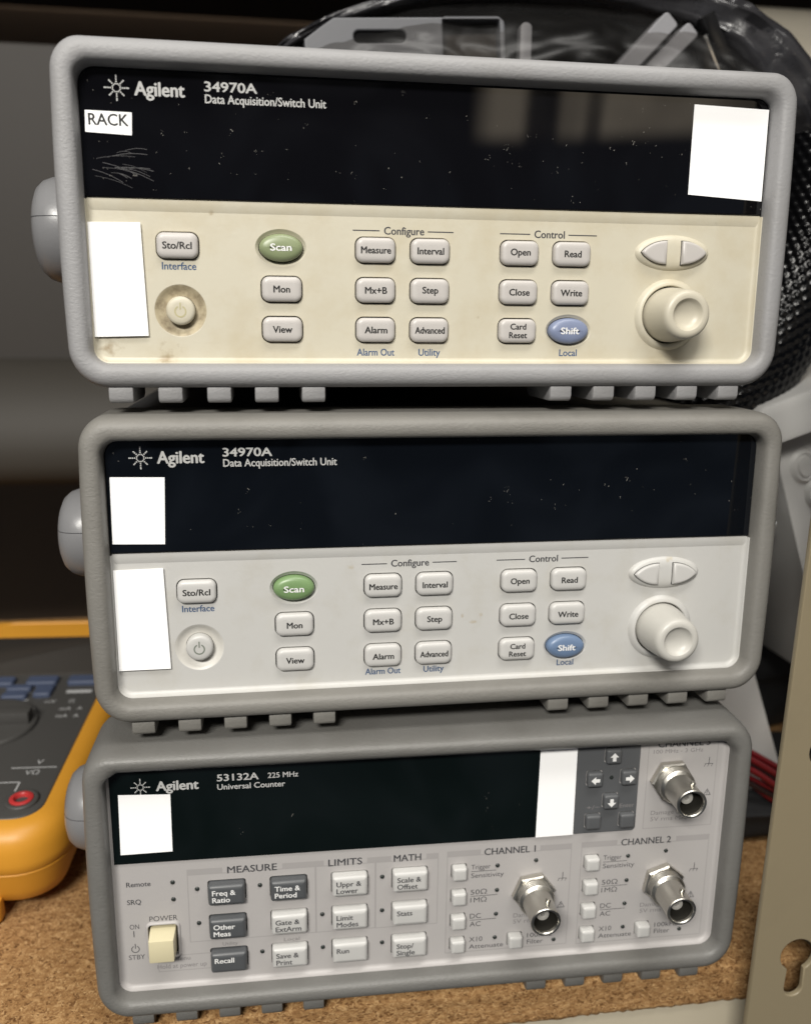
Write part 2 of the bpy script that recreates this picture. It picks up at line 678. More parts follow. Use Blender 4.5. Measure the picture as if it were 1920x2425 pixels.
M['bore'] = mat('shaded_bore', (0.05, 0.047, 0.04), 0.45, 0.6)  # dark tone holds the shade inside the nickel barrel
M['hub'] = mat('hub_grey_plastic', (0.19, 0.19, 0.195), 0.32, grain=(900, 0.12, 0.0003))

GRAIN = (1250, 0.5, 0.00026)

# ------------------------------------------------------------------ bench instrument shell (shared by the three boxes)
BASE = 52.0       # panel centre above the feet, mm
HW, HH = 103.0, 40.35


def bumper_ring(o, y, ri=4.6, lip_up=0.0):
    w, h = 2 * (HW + o), 2 * (HH + o)
    pts = []
    kb = ri + 0.95 * o
    kt = ri + 0.55 * o
    base = rr(0, 0, w, h, (kb, kt, kt, kb), n=9)
    # subdivide the straight runs
    full = []
    n = len(base)
    for i in range(n):
        a, b = base[i], base[(i + 1) % n]
        full.append(a)
        if i % 10 == 9:
            steps = 14
            for k in range(1, steps):
                full.append((a[0] + (b[0] - a[0]) * k / steps, a[1] + (b[1] - a[1]) * k / steps))
    for x, z in full:
        s = o / 6.8
        dz = z - math.copysign(min(abs(z), HH), z)
        dx = x - math.copysign(min(abs(x), HW), x)
        # top is thicker than the bottom, sides bow out a little
        if dz > 0:
            z += dz * 0.06 + lip_up * min(1.0, max(0.0, o / 0.6)) * min(1.0, dz / max(o, 1e-3)) * max(0.0, 1 - max(0.0, o - 2.5) / 4.0)
        elif dz < 0:
            z += dz * 0.05
        if abs(dx) > 0:
            x -= dx * 0.07
        bow = max(0.0, 1 - (z / 50.0) ** 2)
        if abs(dx) > 0:
            x += math.copysign(1.1 * bow * s * min(1.0, abs(dx) / max(o, 1e-3)), x)
        pts.append((x, y, z))
    return pts


BUMP_PROF = [(0.0, 1.2), (0.0, -1.0), (0.12, -3.0), (0.35, -4.8), (0.7, -5.8), (1.3, -6.45), (2.1, -6.75), (3.2, -6.85), (4.3, -6.7),
             (5.2, -6.2), (5.9, -5.3), (6.4, -4.0), (6.7, -2.2), (6.9, 0.5), (7.0, 10), (7.0, 23), (6.7, 25.5), (5.4, 27), (2.0, 27.2)]
FEET_X = [-95.6, -81.5, -67.4, -53.4, -39.4, 38.2, 52.3, 66.3, 80.4, 94.6]


def build_shell(root, m_bump, lip_up=0.0, hub=(15.6, 3.5)):
    off = (0, 0, BASE)
    b = MB()
    b.box(-105.5, 105.5, 2.2, 345, -44.5, 44.5)
    b.build('case', M['dark_metal'], root, off, smooth=False, bevel=1.2)
    b = MB()
    b.loft([bumper_ring(o, y, lip_up=lip_up) for o, y in BUMP_PROF])
    bump = b.build('bumper', m_bump, root, off, angle=60)
    for fx in FEET_X:
        f = MB()
        # bull-nosed block that runs back under the bumper
        prof = [(-3.6, -46.3), (-4.2, -47.6), (-4.2, -50.4), (-3.7, -51.4), (-2.7, -51.9), (20, -52.0), (22, -51.0), (22, -46.3)]
        rings = []
        for ins, x in ((0.5, -3.55), (0.12, -3.35), (0, -3.0), (0, 3.0), (0.12, 3.35), (0.5, 3.55)):
            c = (9, -48.5)
            rings.append([(fx + x, y + (ins if y < c[0] else -ins), z + (ins if z < c[1] else 0)) for y, z in prof])
        f.loft(rings, cap0=True, cap1=True)
        f.build('foot', m_bump, bump, off, angle=40)
    hr, hz = hub
    hp = [(hr + e, d) for e, d in ((0, 0), (0, 9.0), (-0.3, 11.5), (-1.2, 14.0), (-3.0, 16.0), (-5.8, 17.2))]
    for s in (-1, 1):
        h = MB()
        n = 40
        h.loft([[(s * (108.0 + d), 41 + r_ * math.cos(2 * math.pi * i / n), hz + r_ * math.sin(2 * math.pi * i / n)) for i in range(n)]
                for r_, d in hp + [(5, 17.7), (0.4, 17.8)]], cap1=True)
        ho = h.build('handle_hub', M['hub'], root, off, angle=50)
        g = MB()
        za = hz + 3.0
        ring = [(s * (108.05 + d), math.sqrt((r_ + 0.06) ** 2 - 9.0)) for r_, d in hp]
        for (xa, ya), (xb, yb) in zip(ring, ring[1:]):
            g.poly([(xa, 41 - ya, za - 0.12), (xb, 41 - yb, za - 0.12), (xb, 41 - yb, za + 0.12), (xa, 41 - ya, za + 0.12)])
        g.build('seam', M['grey_ink'], ho, off, smooth=False)
    return bump


def lip(mb, ztop, mi=0):
    """raised edge of the front panel along its left, bottom and right sides"""
    path = []
    o = rr(0, 0, 2 * HW, 2 * HH, 4.6, n=8)
    br, bl = o[0:9], o[27:36]
    path = [(-HW, ztop)] + [(-HW, ztop + (-HH + 4.6 - ztop) * k / 6) for k in range(1, 6)] + bl + br + \
           [(HW, -HH + 4.6 + (ztop + HH - 4.6) * k / 6) for k in range(1, 6)] + [(HW, ztop)]
    rings = []
    for ins, y in ((1.9, 0.05), (1.2, -0.06), (0.75, -0.35), (0.45, -0.9), (0.25, -1.4), (-0.3, -1.55)):
        ring = []
        for x, z in path:
            # inward direction
            nx, nz = 0.0, 0.0
            if z < -HH + 4.6:
                cx = math.copysign(HW - 4.6, x) if abs(x) > HW - 4.6 else x
                cz = -HH + 4.6
                d = Vector((cx - x, cz - z))
                d.normalize()
                nx, nz = d.x, d.y
            else:
                nx = -math.copysign(1, x)
            ring.append((x + nx * ins, y, z + nz * ins))
        rings.append(ring)
    mb.loft(rings, closed=False, mi=mi)


def window_outline(x0, x1, z0, z1, tl, tr):
    return rr((x0 + x1) / 2, (z0 + z1) / 2, x1 - x0, z1 - z0, (0.3, tr, tl, 0.3))


def sticker(root, quad, y, off, name='label_sticker', label=None):
    b = MB()
    f = [(x, y, z) for x, z in quad]
    g = [(x, y + 0.12, z) for x, z in quad]
    b.loft([g, f], cap0=True, cap1=True)
    o = b.build(name, M['white_paper'], root, off, smooth=False)
    if label:
        o['label'] = label
    return o


# ------------------------------------------------------------------ data acquisition units
def key(root, pts, prof, m, legends, off, y, ink, name='button', label=None, bold=0.0):
    b = MB()
    b.pillow(pts, prof)
    k = b.build(name, m, root, off, angle=50)
    if label:
        k['label'] = label
    if legends:
        t = MB()
        for s, x, z, cap, w in legends:
            text(t, s, x, z, cap, y, w, bold=bold)
        t.build('legend', ink, k, off, smooth=False)
    return k


def build_logger(loc, rot, label, st):
    """st: dict of the look of this one"""
    root = thing('data_acquisition_unit', label, 'test instrument', loc, rot, 'stacked data acquisition units')
    off = (0, 0, BASE)
    build_shell(root, st['bumper'], hub=st['hub'])
    mp, mk = st['panel'], st['key']
    kw, kh = 11.7, 7.2
    X = (-20.2, -3.6, 24.3, 41.0)
    Z = (-6.9, -18.6, -30.3)
    keys = {(-78.0, -6.7): 'Sto/Rcl', (-48.3, Z[1]): 'Mon', (-48.3, Z[2]): 'View',
            (X[0], Z[0]): 'Measure', (X[0], Z[1]): 'Mx+B', (X[0], Z[2]): 'Alarm',
            (X[1], Z[0]): 'Interval', (X[1], Z[1]): 'Step', (X[1], Z[2]): 'Advanced',
            (X[2], Z[0]): 'Open', (X[2], Z[1]): 'Close', (X[2], Z[2]): 'Card|Reset',
            (X[3], Z[0]): 'Read', (X[3], Z[1]): 'Write'}
    scan, shift, power, knob, pad = (-48.3, -6.7), (41.0, -30.2), (-77.9, -25.1), (73.9, -25.0), (74.0, -5.9)
    # --- front panel with its key openings
    holes = [rr(x, z, kw + 0.66, kh + 0.66, 2.45) for x, z in keys]
    holes += [ell(*scan, 14.8, 10.4), ell(*shift, 14.6, 9.9), ell(*power, 14.8, 14.8), ell(*knob, 18.6, 18.6)]
    pm = MB()
    pm.add_mesh(plate_mesh(rr(0, -17.0, 2 * HW - 0.2, 46.4, 3.5), holes, 0.0, 1.6, 0.18), 0)
    n = 48
    pm.loft([[(x, y, z) for x, z in ell(*scan, w, h)] for w, h, y in ((15.1, 10.7, 0.01), (14.5, 10.0, 0.25), (13.9, 9.2, 0.75), (13.3, 8.35, 1.0), (13.25, 8.3, 2))])
    pm.loft([[(x, y, z) for x, z in ell(*shift, w, h)] for w, h, y in ((14.9, 10.2, 0.01), (14.3, 9.6, 0.2), (13.7, 9.0, 0.55), (13.35, 8.4, 0.7), (13.3, 8.35, 2))])
    pm.lathe(*knob, [(11.2, 0.02), (10.9, -0.35), (10.4, -0.95), (9.8, -1.35), (9.25, -1.4), (8.95, -1.1), (8.9, 1.2)])
    lip(pm, 5.6)
    # shallow ramp under the window
    pm.loft([[(-HW + 0.5, -0.55, 5.9), (HW - 0.5, -0.55, 5.9)], [(-HW + 0.5, -0.5, 4.4), (HW - 0.5, -0.5, 4.4)],
             [(-HW + 0.5, -0.02, 2.7), (HW - 0.5, -0.02, 2.7)]], closed=False)
    panel = pm.build('front_panel', mp, root, off, angle=40)
    g = MB()
    g.lathe(*power, [(7.6, 0.02), (7.3, 0.1), (6.7, 0.6), (5.9, 1.15), (5.0, 1.5), (4.3, 1.6), (4.3, 2.4)])
    g.build('button_recess', st['recess'], panel, off, angle=50)
    g = MB()
    g.poly([(-102, 1.75, -39.5), (102, 1.75, -39.5), (102, 1.75, 5), (-102, 1.75, 5)])
    g.build('backing_plate', M['gap'], panel, off, smooth=False)
    # --- printing on the panel
    t = MB()
    yp = -0.03
    zc = st['head_z']
    text(t, 'Configure', -11.5, zc - 1.0, 2.15, yp, 12.1, bold=0.035, mi=0)
    text(t, 'Control', st['ctl_x'], zc - 1.0, 2.15, yp, 9.6, bold=0.035, mi=0)
    for x0, x1 in ((-27, -18.9), (-4.3, 3.6), (st['ctl_x'] - 15.7, st['ctl_x'] - 6.2), (st['ctl_x'] + 6.0, st['ctl_x'] + 15.2)):
        ru = MB()
        strip(ru, x0, x1, zc - 0.16, zc + 0.16, yp)
        ru.build('printed_rule', M['grey_ink'], panel, off, smooth=False)
    zl = st['sub_z']
    text(t, 'Interface', -77.8, -13.4, 2.05, yp, 9.7, bold=0.03, mi=1)
    text(t, 'Alarm Out', -20.1, zl, 2.05, yp, 11.5, bold=0.03, mi=1)
    text(t, 'Utility', -3.4, zl, 2.05, yp, 6.7, bold=0.03, mi=1)
    text(t, 'Local', 41.3, zl, 2.05, yp, 5.7, bold=0.03, mi=1)
    t.build('lettering', [M['grey_ink'], M['blue_ink']], panel, off, smooth=False)
    # --- display window
    w = MB()
    w.add_mesh(plate_mesh(window_outline(-HW + 0.1, HW - 0.1, 6.1, HH + 0.4, 5.0, 5.0), [], -0.9, 1.6, 0.35), 0)
    win = w.build('display_window', st['glass'], root, off, angle=40)
    t = MB()
    yw = -0.94
    starburst(t, -92.6, 35.1, yw, 0.97, 0)
    text(t, 'Agilent', -81.0, 33.4, 3.55, yw, 13.5, bold=0.045, mi=0)
    text(t, '34970A', -61.4, 35.25, 2.5, yw, 14.5, bold=0.045, mi=0)
    text(t, 'Data Acquisition/Switch Unit', -51.6, 32.15, 2.25, yw, 34.0, bold=0.03, mi=0)
    t.build('lettering', M['silver_ink'], win, off, smooth=False)
    if st.get('scratches'):
        s = MB()
        rnd = random.Random(5)
        for _ in range(16):
            x0 = -101 + rnd.random() * 10
            z0 = 11.5 + rnd.random() * 6 + (x0 + 101) * 0.2
            L = 4 + rnd.random() * 7
            sl = -0.16 + 0.5 * (rnd.random() - 0.5)
            wd = 0.03 + 0.07 * rnd.random()
            pr = []
            for k in range(7):
                u = k / 6
                pr.append((x0 + L * u, z0 + sl * L * u + 0.5 * math.sin(u * 3)))
            for (xa, za), (xb, zb) in zip(pr, pr[1:]):
                s.poly([(xa, yw, za - wd), (xb, yw, zb - wd), (xb, yw, zb + wd), (xa, yw, za + wd)])
        s.build('scratches', M['scratch'], win, off, smooth=False)
    # --- keys
    prof = [(0, 1.7), (0, -0.95), (0.22, -1.35), (0.6, -1.62), (1.2, -1.76), (1.9, -1.8)]
    for (x, z), s in keys.items():
        if '|' in s:
            a, c = s.split('|')
            lg = [(a, x, z + 0.45, 1.75, None), (c, x, z - 2.15, 1.75, None)]
        else:
            lg = [(s, x, z - 0.95 + (0.25 if s in ('Step', 'Open') else 0), 1.92, {'Measure': 8.9, 'Advanced': 9.1, 'Interval': 8.0, 'Sto/Rcl': 8.2}.get(s))]
        pr = prof
        key(root, rr(x, z, kw, kh, 2.1), pr, mk, lg, off, -1.835, M['black_ink'], bold=0.042)
    pe = [(0, 1.7), (0, -0.7), (0.25, -1.2), (0.7, -1.6), (1.4, -1.85), (2.4, -2.0), (3.2, -2.03)]
    key(root, ell(*scan, 12.8, 7.9), pe, st['green'], [('Scan', scan[0], scan[1] - 0.95, 1.95, 6.1)], off, -2.08, M['white_ink'], label='green oval button', bold=0.04)
    key(root, ell(*shift, 12.8, 7.9), pe, st['blue'], [('Shift', shift[0], shift[1] - 0.95, 1.95, 5.8)], off, -2.08, M['white_ink'], label='blue oval button', bold=0.04)
    # --- power button
    b = MB()
    b.lathe(*power, [(4.15, 3.2), (4.2, 0.4), (4.15, -0.5), (3.9, -0.95), (3.3, -1.2), (2.2, -1.22), (0.01, -1.22)])
    k = b.build('power_button', mp, root, off, angle=50)
    b = MB()
    arc_band(b, power[0], power[1] - 0.25, 1.75, 0.42, 115, 425, -1.27)
    strip(b, power[0] - 0.2, power[0] + 0.2, power[1] + 0.3, power[1] + 2.3, -1.27)
    b.build('power_symbol', st['power_ink'], k, off, smooth=False)
    # --- arrow pad and its two keys
    b = MB()
    b.loft([[(px, py, pz) for px, pz in ell(*pad, 24.6 - 2 * i, 10.9 - 2 * i, 64)] for i, py in ((0, 0.02), (0.35, -0.5), (0.9, -0.95), (1.7, -1.25), (2.6, -1.4), (3.4, -1.45))], cap1=True)
    po = b.build('arrow_pad', mp, root, off, angle=50)
    for s in (-1, 1):
        pts = []
        flat = pad[0] + s * 2.5
        N = 14
        for i in range(N + 1):
            u = i / N
            pts.append((flat + s * 8.2 * u ** 1.0, pad[1] + 3.55 * (1 - u ** 2.1) ** 0.8))
        low = [(x, 2 * pad[1] - z) for x, z in reversed(pts[:-1])]
        loop = pts + low
        if s > 0:
            loop = list(reversed(loop))
        gap = MB()
        gap.pillow_scaled(loop, [(-0.2, -1.3), (-0.2, -1.47)])
        gap.build('key_gap', M['gap'], po, off, smooth=False)
        b = MB()
        b.pillow_scaled(loop, [(0, -1.2), (0, -2.0), (0.25, -2.35), (0.7, -2.5), (1.2, -2.52)])
        b.build('arrow_key', mk, po, off, angle=40)
    # --- rotary knob
    b = MB()
    prof_k = [(8.5, 1.5), (8.5, -2.4), (8.35, -4.0), (7.95, -8.0), (7.55, -12.0), (7.4, -13.2), (7.1, -14.0), (6.5, -14.5), (5.6, -14.7), (4.9, -14.6)]
    b.lathe(*knob, prof_k)
    kn = b.build('knob', st['knob'], root, off, angle=40)
    b = MB()
    b.lathe(knob[0], knob[1], [(4.9, -14.6), (4.6, -14.35), (4.2, -13.7), (3.5, -13.1), (2.4, -12.7), (1.2, -12.5), (0.02, -12.45)], cap1=True)
    b.build('finger_dimple', st['knob'], kn, off, angle=60)
    return root


def logger_style(**k):
    return k


white_panel = dict(grain=(420, 0.10, 0.0004))
st1 = dict(
    bumper=mat('bumper_light_grey', (0.275, 0.273, 0.277), 0.55, grain=GRAIN, dirt=(30, (0.22, 0.215, 0.21), 0.5, 0.5), aniso=(0.7, 1, 1.2)),
    panel=mat('aged_cream_plastic', (0.53, 0.495, 0.395), 0.45, dirt=(45, (0.45, 0.39, 0.265), 0.6, 0.46), spots=[(-99, -36, 9, (0.22, 0.15, 0.07)), (-82, -39, 10, (0.24, 0.17, 0.08)), (88, 3.5, 2.2, (0.25, 0.2, 0.13)), (-68, 2.5, 2.0, (0.3, 0.24, 0.15)), (12, -26, 2, (0.3, 0.24, 0.15))], **white_panel),
    key=mat('warm_grey_keycap', (0.47, 0.447, 0.425), 0.4, grain=(500, 0.05, 0.0003)),
    green=mat('sage_green_keycap', (0.225, 0.265, 0.145), 0.36),
    blue=mat('slate_blue_keycap', (0.19, 0.225, 0.335), 0.36),
    knob=mat('ivory_knob', (0.50, 0.465, 0.375), 0.38, dirt=(80, (0.42, 0.37, 0.26), 0.4, 0.55)),
    recess=mat('grimy_cream_recess', (0.43, 0.37, 0.25), 0.6, dirt=(240, (0.17, 0.13, 0.08), 0.85, 0.45)),
    power_ink=mat('faded_power_ink', (0.42, 0.38, 0.22), 0.6),
    glass=glass_black('dusty_black_window', (0.003, 0.003, 0.004), 0.41, 0.05),
    hub=(16.8, 0.5), head_z=-1.2, ctl_x=33.8, sub_z=-38.0, scratches=True)
st2 = dict(
    bumper=mat('bumper_warm_grey', (0.19, 0.183, 0.167), 0.55, grain=GRAIN, dirt=(26, (0.135, 0.129, 0.115), 0.65, 0.46), aniso=(0.7, 1, 1.2)),
    panel=mat('white_plastic', (0.487, 0.482, 0.463), 0.42, dirt=(60, (0.41, 0.39, 0.335), 0.5, 0.5), spots=[(12, -18, 4, (0.33, 0.25, 0.12)), (10, -20.5, 4, (0.33, 0.25, 0.12)), (-30.5, -1, 4, (0.36, 0.29, 0.16)), (76, -1.5, 5, (0.36, 0.29, 0.16)), (6, -18.5, 2, (0.3, 0.22, 0.1))], **white_panel),
    key=mat('white_keycap', (0.50, 0.492, 0.475), 0.38, grain=(500, 0.05, 0.0003)),
    green=mat('leaf_green_keycap', (0.165, 0.265, 0.115), 0.36),
    blue=mat('steel_blue_keycap', (0.13, 0.19, 0.30), 0.36),
    knob=mat('white_knob', (0.49, 0.478, 0.44), 0.38),
    recess=mat('white_recess', (0.56, 0.545, 0.505), 0.45, dirt=(190, (0.42, 0.39, 0.33), 0.4, 0.5)),
    power_ink=mat('grey_power_ink', (0.16, 0.18, 0.15), 0.6),
    glass=glass_black('black_window', (0.003, 0.004, 0.006), 0.50, 0.12),
    hub=(15.4, 3.5), head_z=0.1, ctl_x=32.4, sub_z=-37.0)


def rot3(yaw, tilt, roll=0.0):
    return Matrix.Rotation(yaw, 3, 'Z') @ Matrix.Rotation(tilt, 3, 'X') @ Matrix.Rotation(roll, 3, 'Y')


def base_loc(o, m):
    """empty stands at the feet, under the panel centre o"""
    return Vector(o) + m @ Vector((0, 0, -BASE * MM))


r1, r2, r3 = rot3(0.0040, -0.0044, -0.0003), rot3(0, -0.0006), rot3(-0.0180, 0.0150, 0.0020)
o1, o2, o3 = (-0.00182, 0.00613, 0.10292), (0, 0, 0), (-0.00484, -0.00537, -0.10292)
u1 = build_logger(base_loc(o1, r1), r1, 'cream yellowed data acquisition unit with RACK sticker, topmost of the stack', st1)
u2 = build_logger(base_loc(o2, r2), r2, 'white panelled data acquisition unit with green Scan button, middle of the stack', st2)
OFF = (0, 0, BASE)
# stickers: blank white paper labels
s = sticker(u1, [(-101.6, 23.3), (-89.1, 22.8), (-88.8, 28.8), (-101.4, 29.0)], -1.1, OFF, label='small white sticker reading RACK')
t = MB()
text(t, 'RACK', -95.2, 25.2, 3.0, -1.13, 10.7, bold=0.03)
t.build('lettering', M['black_ink'], s, OFF, smooth=False)
sticker(u1, [(77.6, 11.7), (102.3, 10.3), (102.3, 37.3), (77.7, 37.9)], -1.1, OFF, label='large blank white sticker on the display window')
sticker(u1, [(-102.5, -32.8), (-87.3, -32.4), (-88.1, -0.5), (-102.6, -0.7)], -0.95, OFF, label='tall blank white sticker on the cream panel')
sticker(u2, [(-102.0, 9.1), (-86.7, 8.7), (-85.9, 29.2), (-101.7, 29.5)], -1.1, OFF, label='blank white sticker on the display window')
sticker(u2, [(-102.4, -31.4), (-86.8, -31.4), (-87.7, 1.2), (-102.4, 0.9)], -0.95, OFF, label='tall blank white sticker on the white panel')


# ------------------------------------------------------------------ universal counter (bottom of the stack)
st3 = dict(
    bumper=mat('bumper_dark_grey', (0.15, 0.147, 0.138), 0.48, grain=GRAIN, dirt=(22, (0.11, 0.106, 0.096), 0.65, 0.46), aniso=(0.7, 1, 1.2)),
    panel=mat('pinkish_grey_plastic', (0.40, 0.383, 0.375), 0.45, dirt=(50, (0.34, 0.31, 0.295), 0.3, 0.58), **white_panel),
    dark=mat('charcoal_keycap', (0.075, 0.079, 0.084), 0.42),
    light=mat('light_grey_keycap', (0.50, 0.495, 0.48), 0.36),
    block=mat('charcoal_key_block', (0.085, 0.088, 0.092), 0.5),
    cream=mat('cream_switch', (0.62, 0.56, 0.37), 0.42),
    glass=glass_black('green_black_window', (0.003, 0.0055, 0.0055), 0.54, 0.10),
    led=mat('unlit_indicator', (0.025, 0.03, 0.028), 0.25))


def build_counter():
    root = thing('frequency_counter', 'grey universal counter with three silver coax connectors, bottom of the stack', 'test instrument', base_loc(o3, r3), r3)
    off = OFF
    build_shell(root, st3['bumper'], lip_up=1.2, hub=(15.4, 4.0))
    KX = (-67.25, -47.1, -26.9, -6.6)
    KZ = (-5.75, -18.5, -31.3)
    kw, kh = 11.8, 7.5
    txt = [[('Freq &', 'Ratio'), ('Time &', 'Period'), ('Uppr &', 'Lower'), ('Scale &', 'Offset')],
           [('Other', 'Meas'), ('Gate &', 'ExtArm'), ('Limit', 'Modes'), ('Stats',)],
           [('Recall',), ('Save &', 'Print'), ('Run',), ('Stop/', 'Single')]]
    darkset = {(0, 0), (0, 1), (1, 0), (2, 0)}
    holes = []
    for r_ in range(3):
        for c in range(4):
            holes.append(rr(KX[c], KZ[r_], kw + 0.5, kh + 0.5, 0.9, 4))
    SW = (-88.3, -22.6)
    holes.append(rr(*SW, 9.4, 12.2, 1.2, 4))
    small = [(10.3, -4.6), (10.3, -14.2), (10.3, -23.7), (10.3, -33.0), (30.7, -33.0),
             (56.9, -4.5), (56.9, -14.0), (56.7, -23.4), (56.7, -32.9), (77.2, -32.7)]
    for x, z in small:
        holes.append(rr(x, z, 5.4, 5.4, 0.8, 4))
    pm = MB()
    pm.add_mesh(plate_mesh(rr(0, 1.0, 2 * HW - 0.2, 83.4, 3.5), holes, 0.0, 1.6, 0.18), 0)
    lip(pm, 38.0)
    # raised bezel round the power switch
    a, bq = rr(*SW, 11.2, 14.0, 2.0, 5), rr(*SW, 9.4, 12.2, 1.2, 5)
    pm.loft([[(x, y, z) for x, z in q] for q, y in ((a, 0.02), (inset(a, 0.15), -0.55), (inset(a, 0.4), -0.75), (inset(bq, -0.15), -0.75), (bq, -0.5), (bq, 1.5))])
    panel = pm.build('front_panel', st3['panel'], root, off, angle=40)
    g = MB()
    g.poly([(-102, 1.75, -39.5), (102, 1.75, -39.5), (102, 1.75, 42), (-102, 1.75, 42)])
    g.build('backing_plate', M['gap'], panel, off, smooth=False)
    # --- printing
    t = MB()
    y = -0.03
    DK, PL, MD = 0, 1, 2
    for s, x, z, w in (('MEASURE', -58.9, 0.6, 16.0), ('LIMITS', -28.3, 0.6, 11.2), ('MATH', -7.4, 0.6, 9.2),
                       ('CHANNEL 1', 27.9, 0.8, 17.8), ('CHANNEL 2', 76.4, 0.9, 18.0), ('CHANNEL 3', 87.3, 37.5, 18.6)):
        text(t, s, x, z, 2.45, y, w, mi=DK, bold=0.03)
    for x0, x1 in ((-79.9, -68.5), (-49.1, -35.4), (-21.0, -12.9), (-1.0, 3.2)):
        strip(t, x0, x1, 1.0, 2.9, y, PL)
    for x0, x1, z in ((6.1, 17.7, 1.2), (38.5, 49.7, 1.2), (53.1, 65.9, 1.3), (87.3, 99.6, 1.3)):
        strip(t, x0, x1, z, z + 1.9, y, PL)
    lw = 0.28
    frame(t, -79.9, -38.2, -24.4, 1.0, lw, y - 0.005, PL)
    frame(t, -38.2, -18.2, -24.4, 1.0, lw, y - 0.01, PL)
    frame(t, -18.2, 3.2, -24.5, 1.0, lw, y - 0.005, PL)
    frame(t, 6.1, 49.7, -36.8, 1.2, lw, y - 0.005, PL)
    frame(t, 53.1, 99.6, -37.3, 1.3, lw, y - 0.005, PL)
    frame(t, 74.6, 99.7, 6.8, 41.5, lw, y - 0.005, PL)
    frame(t, -90.5, -73.2, -34.9, -28.8, lw, y - 0.005, PL)
    text(t, 'Remote', -95.3, -2.1, 1.75, y, 7.6, bold=0.025)
    text(t, 'SRQ', -97.0, -8.6, 1.75, y, 4.4, bold=0.025)
    text(t, 'POWER', -88.0, -15.4, 1.9, y, 9.0)
    text(t, 'ON', -97.4, -17.8, 1.75, y, 3.0)
    strip(t, -97.85, -97.55, -20.8, -18.5, y)
    arc_band(t, -97.5, -25.4, 1.35, 0.28, 115, 425, y)
    strip(t, -97.64, -97.36, -25.2, -23.3, y)
    text(t, 'STBY', -97.2, -29.3, 1.75, y, 5.2)
    text(t, 'Menu', -82.6, -30.9, 1.5, y, 5.2, mi=MD)
    text(t, 'Hold at power up', -82.8, -33.7, 1.65, y, 16.0, mi=MD)
    text(t, 'Utility', -66.8, -26.6, 1.3, y, 5.0, mi=MD)
    text(t, 'Local', -46.4, -26.8, 1.35, y, 5.2, mi=MD)
    for x in (14.6, 61.3):
        dz = 0.0 if x < 50 else 0.1
        text(t, 'Trigger', x, -4.4 + dz, 1.75, y, 6.6, 'L')
        strip(t, x, x + 8.6, -5.35 + dz, -5.15 + dz, y)
        text(t, 'Sensitivity', x, -7.7 + dz, 1.75, y, 11.4, 'L')
        text(t, '50\u03a9', x, -14.2 + dz, 1.85, y, 5.7, 'L')
        strip(t, x, x + 9.4, -14.95 + dz, -14.75 + dz, y)
        text(t, '1M\u03a9', x, -17.3 + dz, 1.85, y, 5.7, 'L')
        text(t, 'DC', x, -23.6 + dz, 1.85, y, 3.9, 'L')
        strip(t, x, x + 9.2, -24.35 + dz, -24.15 + dz, y)
        text(t, 'AC', x, -26.8 + dz, 1.85, y, 3.9, 'L')
        text(t, 'X10', x, -32.9 + dz, 1.85, y, 4.7, 'L')
        text(t, 'Attenuate', x, -35.7 + dz, 1.75, y, 12.2, 'L')
        xb = x + 20.7
        text(t, '100kHz', xb, -33.0 + dz, 1.75, y, 8.9, 'L')
        text(t, 'Filter', xb, -35.6 + dz, 1.75, y, 5.8, 'L')
    text(t, '100 MHz - 3 GHz', 85.4, 35.2, 1.45, y, 17.8, mi=MD)
    for x, z in ((30.0, -24.5), (76.0, -24.2), (77.2, 12.0)):
        text(t, 'Damage Level', x, z, 1.6, y, 14.5, 'L', mi=MD)
        text(t, '5V rms MAX', x, z - 2.4, 1.6, y, 15.0, 'L', mi=MD)
    for x, z in ((47.0, -9.6), (95.0, -9.6), (96.8, 31.1)):
        strip(t, x - 0.12, x + 0.12, z - 0.6, z + 1.8, y)
        strip(t, x - 1.5, x + 1.5, z - 0.8, z - 0.6, y)
        for k in (-1.3, 0, 1.3):
            t.poly([(x + k - 0.1, y, z - 0.8), (x + k + 0.1, y, z - 0.8), (x + k - 0.3, y, z - 1.7), (x + k - 0.5, y, z - 1.7)])
    for x, z in ((46.9, -20.7), (94.6, -20.6), (97.1, 19.6)):
        A = [(x - 1.4, z - 1.2), (x + 1.4, z - 1.2), (x, z + 1.4)]
        Bi = inset(A, 0.22)
        for i in range(3):
            j = (i + 1) % 3
            t.poly([(A[i][0], y, A[i][1]), (A[j][0], y, A[j][1]), (Bi[j][0], y, Bi[j][1]), (Bi[i][0], y, Bi[i][1])])
        strip(t, x - 0.12, x + 0.12, z - 0.4, z + 0.6, y)
        strip(t, x - 0.12, x + 0.12, z - 0.85, z - 0.6, y)
    t.build('lettering', [M['grey_ink'], M['pale_ink'], M['mid_ink']], panel, off, smooth=False)
    # --- display window
    w = MB()
    w.add_mesh(plate_mesh(window_outline(-HW + 0.1, 49.7, 6.6, HH + 1.6, 4.0, 0.3), [], -0.5, 1.2, 0.25), 0)
    win = w.build('display_window', st3['glass'], root, off, angle=40)
    t = MB()
    yw = -0.55
    starburst(t, -92.8, 33.6, yw, 0.86, 0)
    text(t, 'Agilent', -81.4, 32.1, 3.2, yw, 13.0, bold=0.05)
    text(t, '53132A', -62.5, 34.3, 2.3, yw, 13.0, bold=0.04)
    text(t, '225 MHz', -48.2, 34.5, 1.8, yw, 9.6, bold=0.025)
    text(t, 'Universal Counter', -58.3, 31.3, 1.9, yw, 21.4, bold=0.03)
    t.build('lettering', M['silver_ink'], win, off, smooth=False)
    sticker(root, [(-100.1, 10.2), (-83.9, 10.4), (-83.7, 30.7), (-99.7, 31.4)], -0.7, off, label='square blank white sticker at the left end of the window')
    sticker(root, [(36.4, 6.7), (49.5, 6.8), (49.4, 41.0), (36.7, 41.0)], -0.7, off, label='tall blank white sticker at the right end of the window')
    # --- arrow key block
    b = MB()
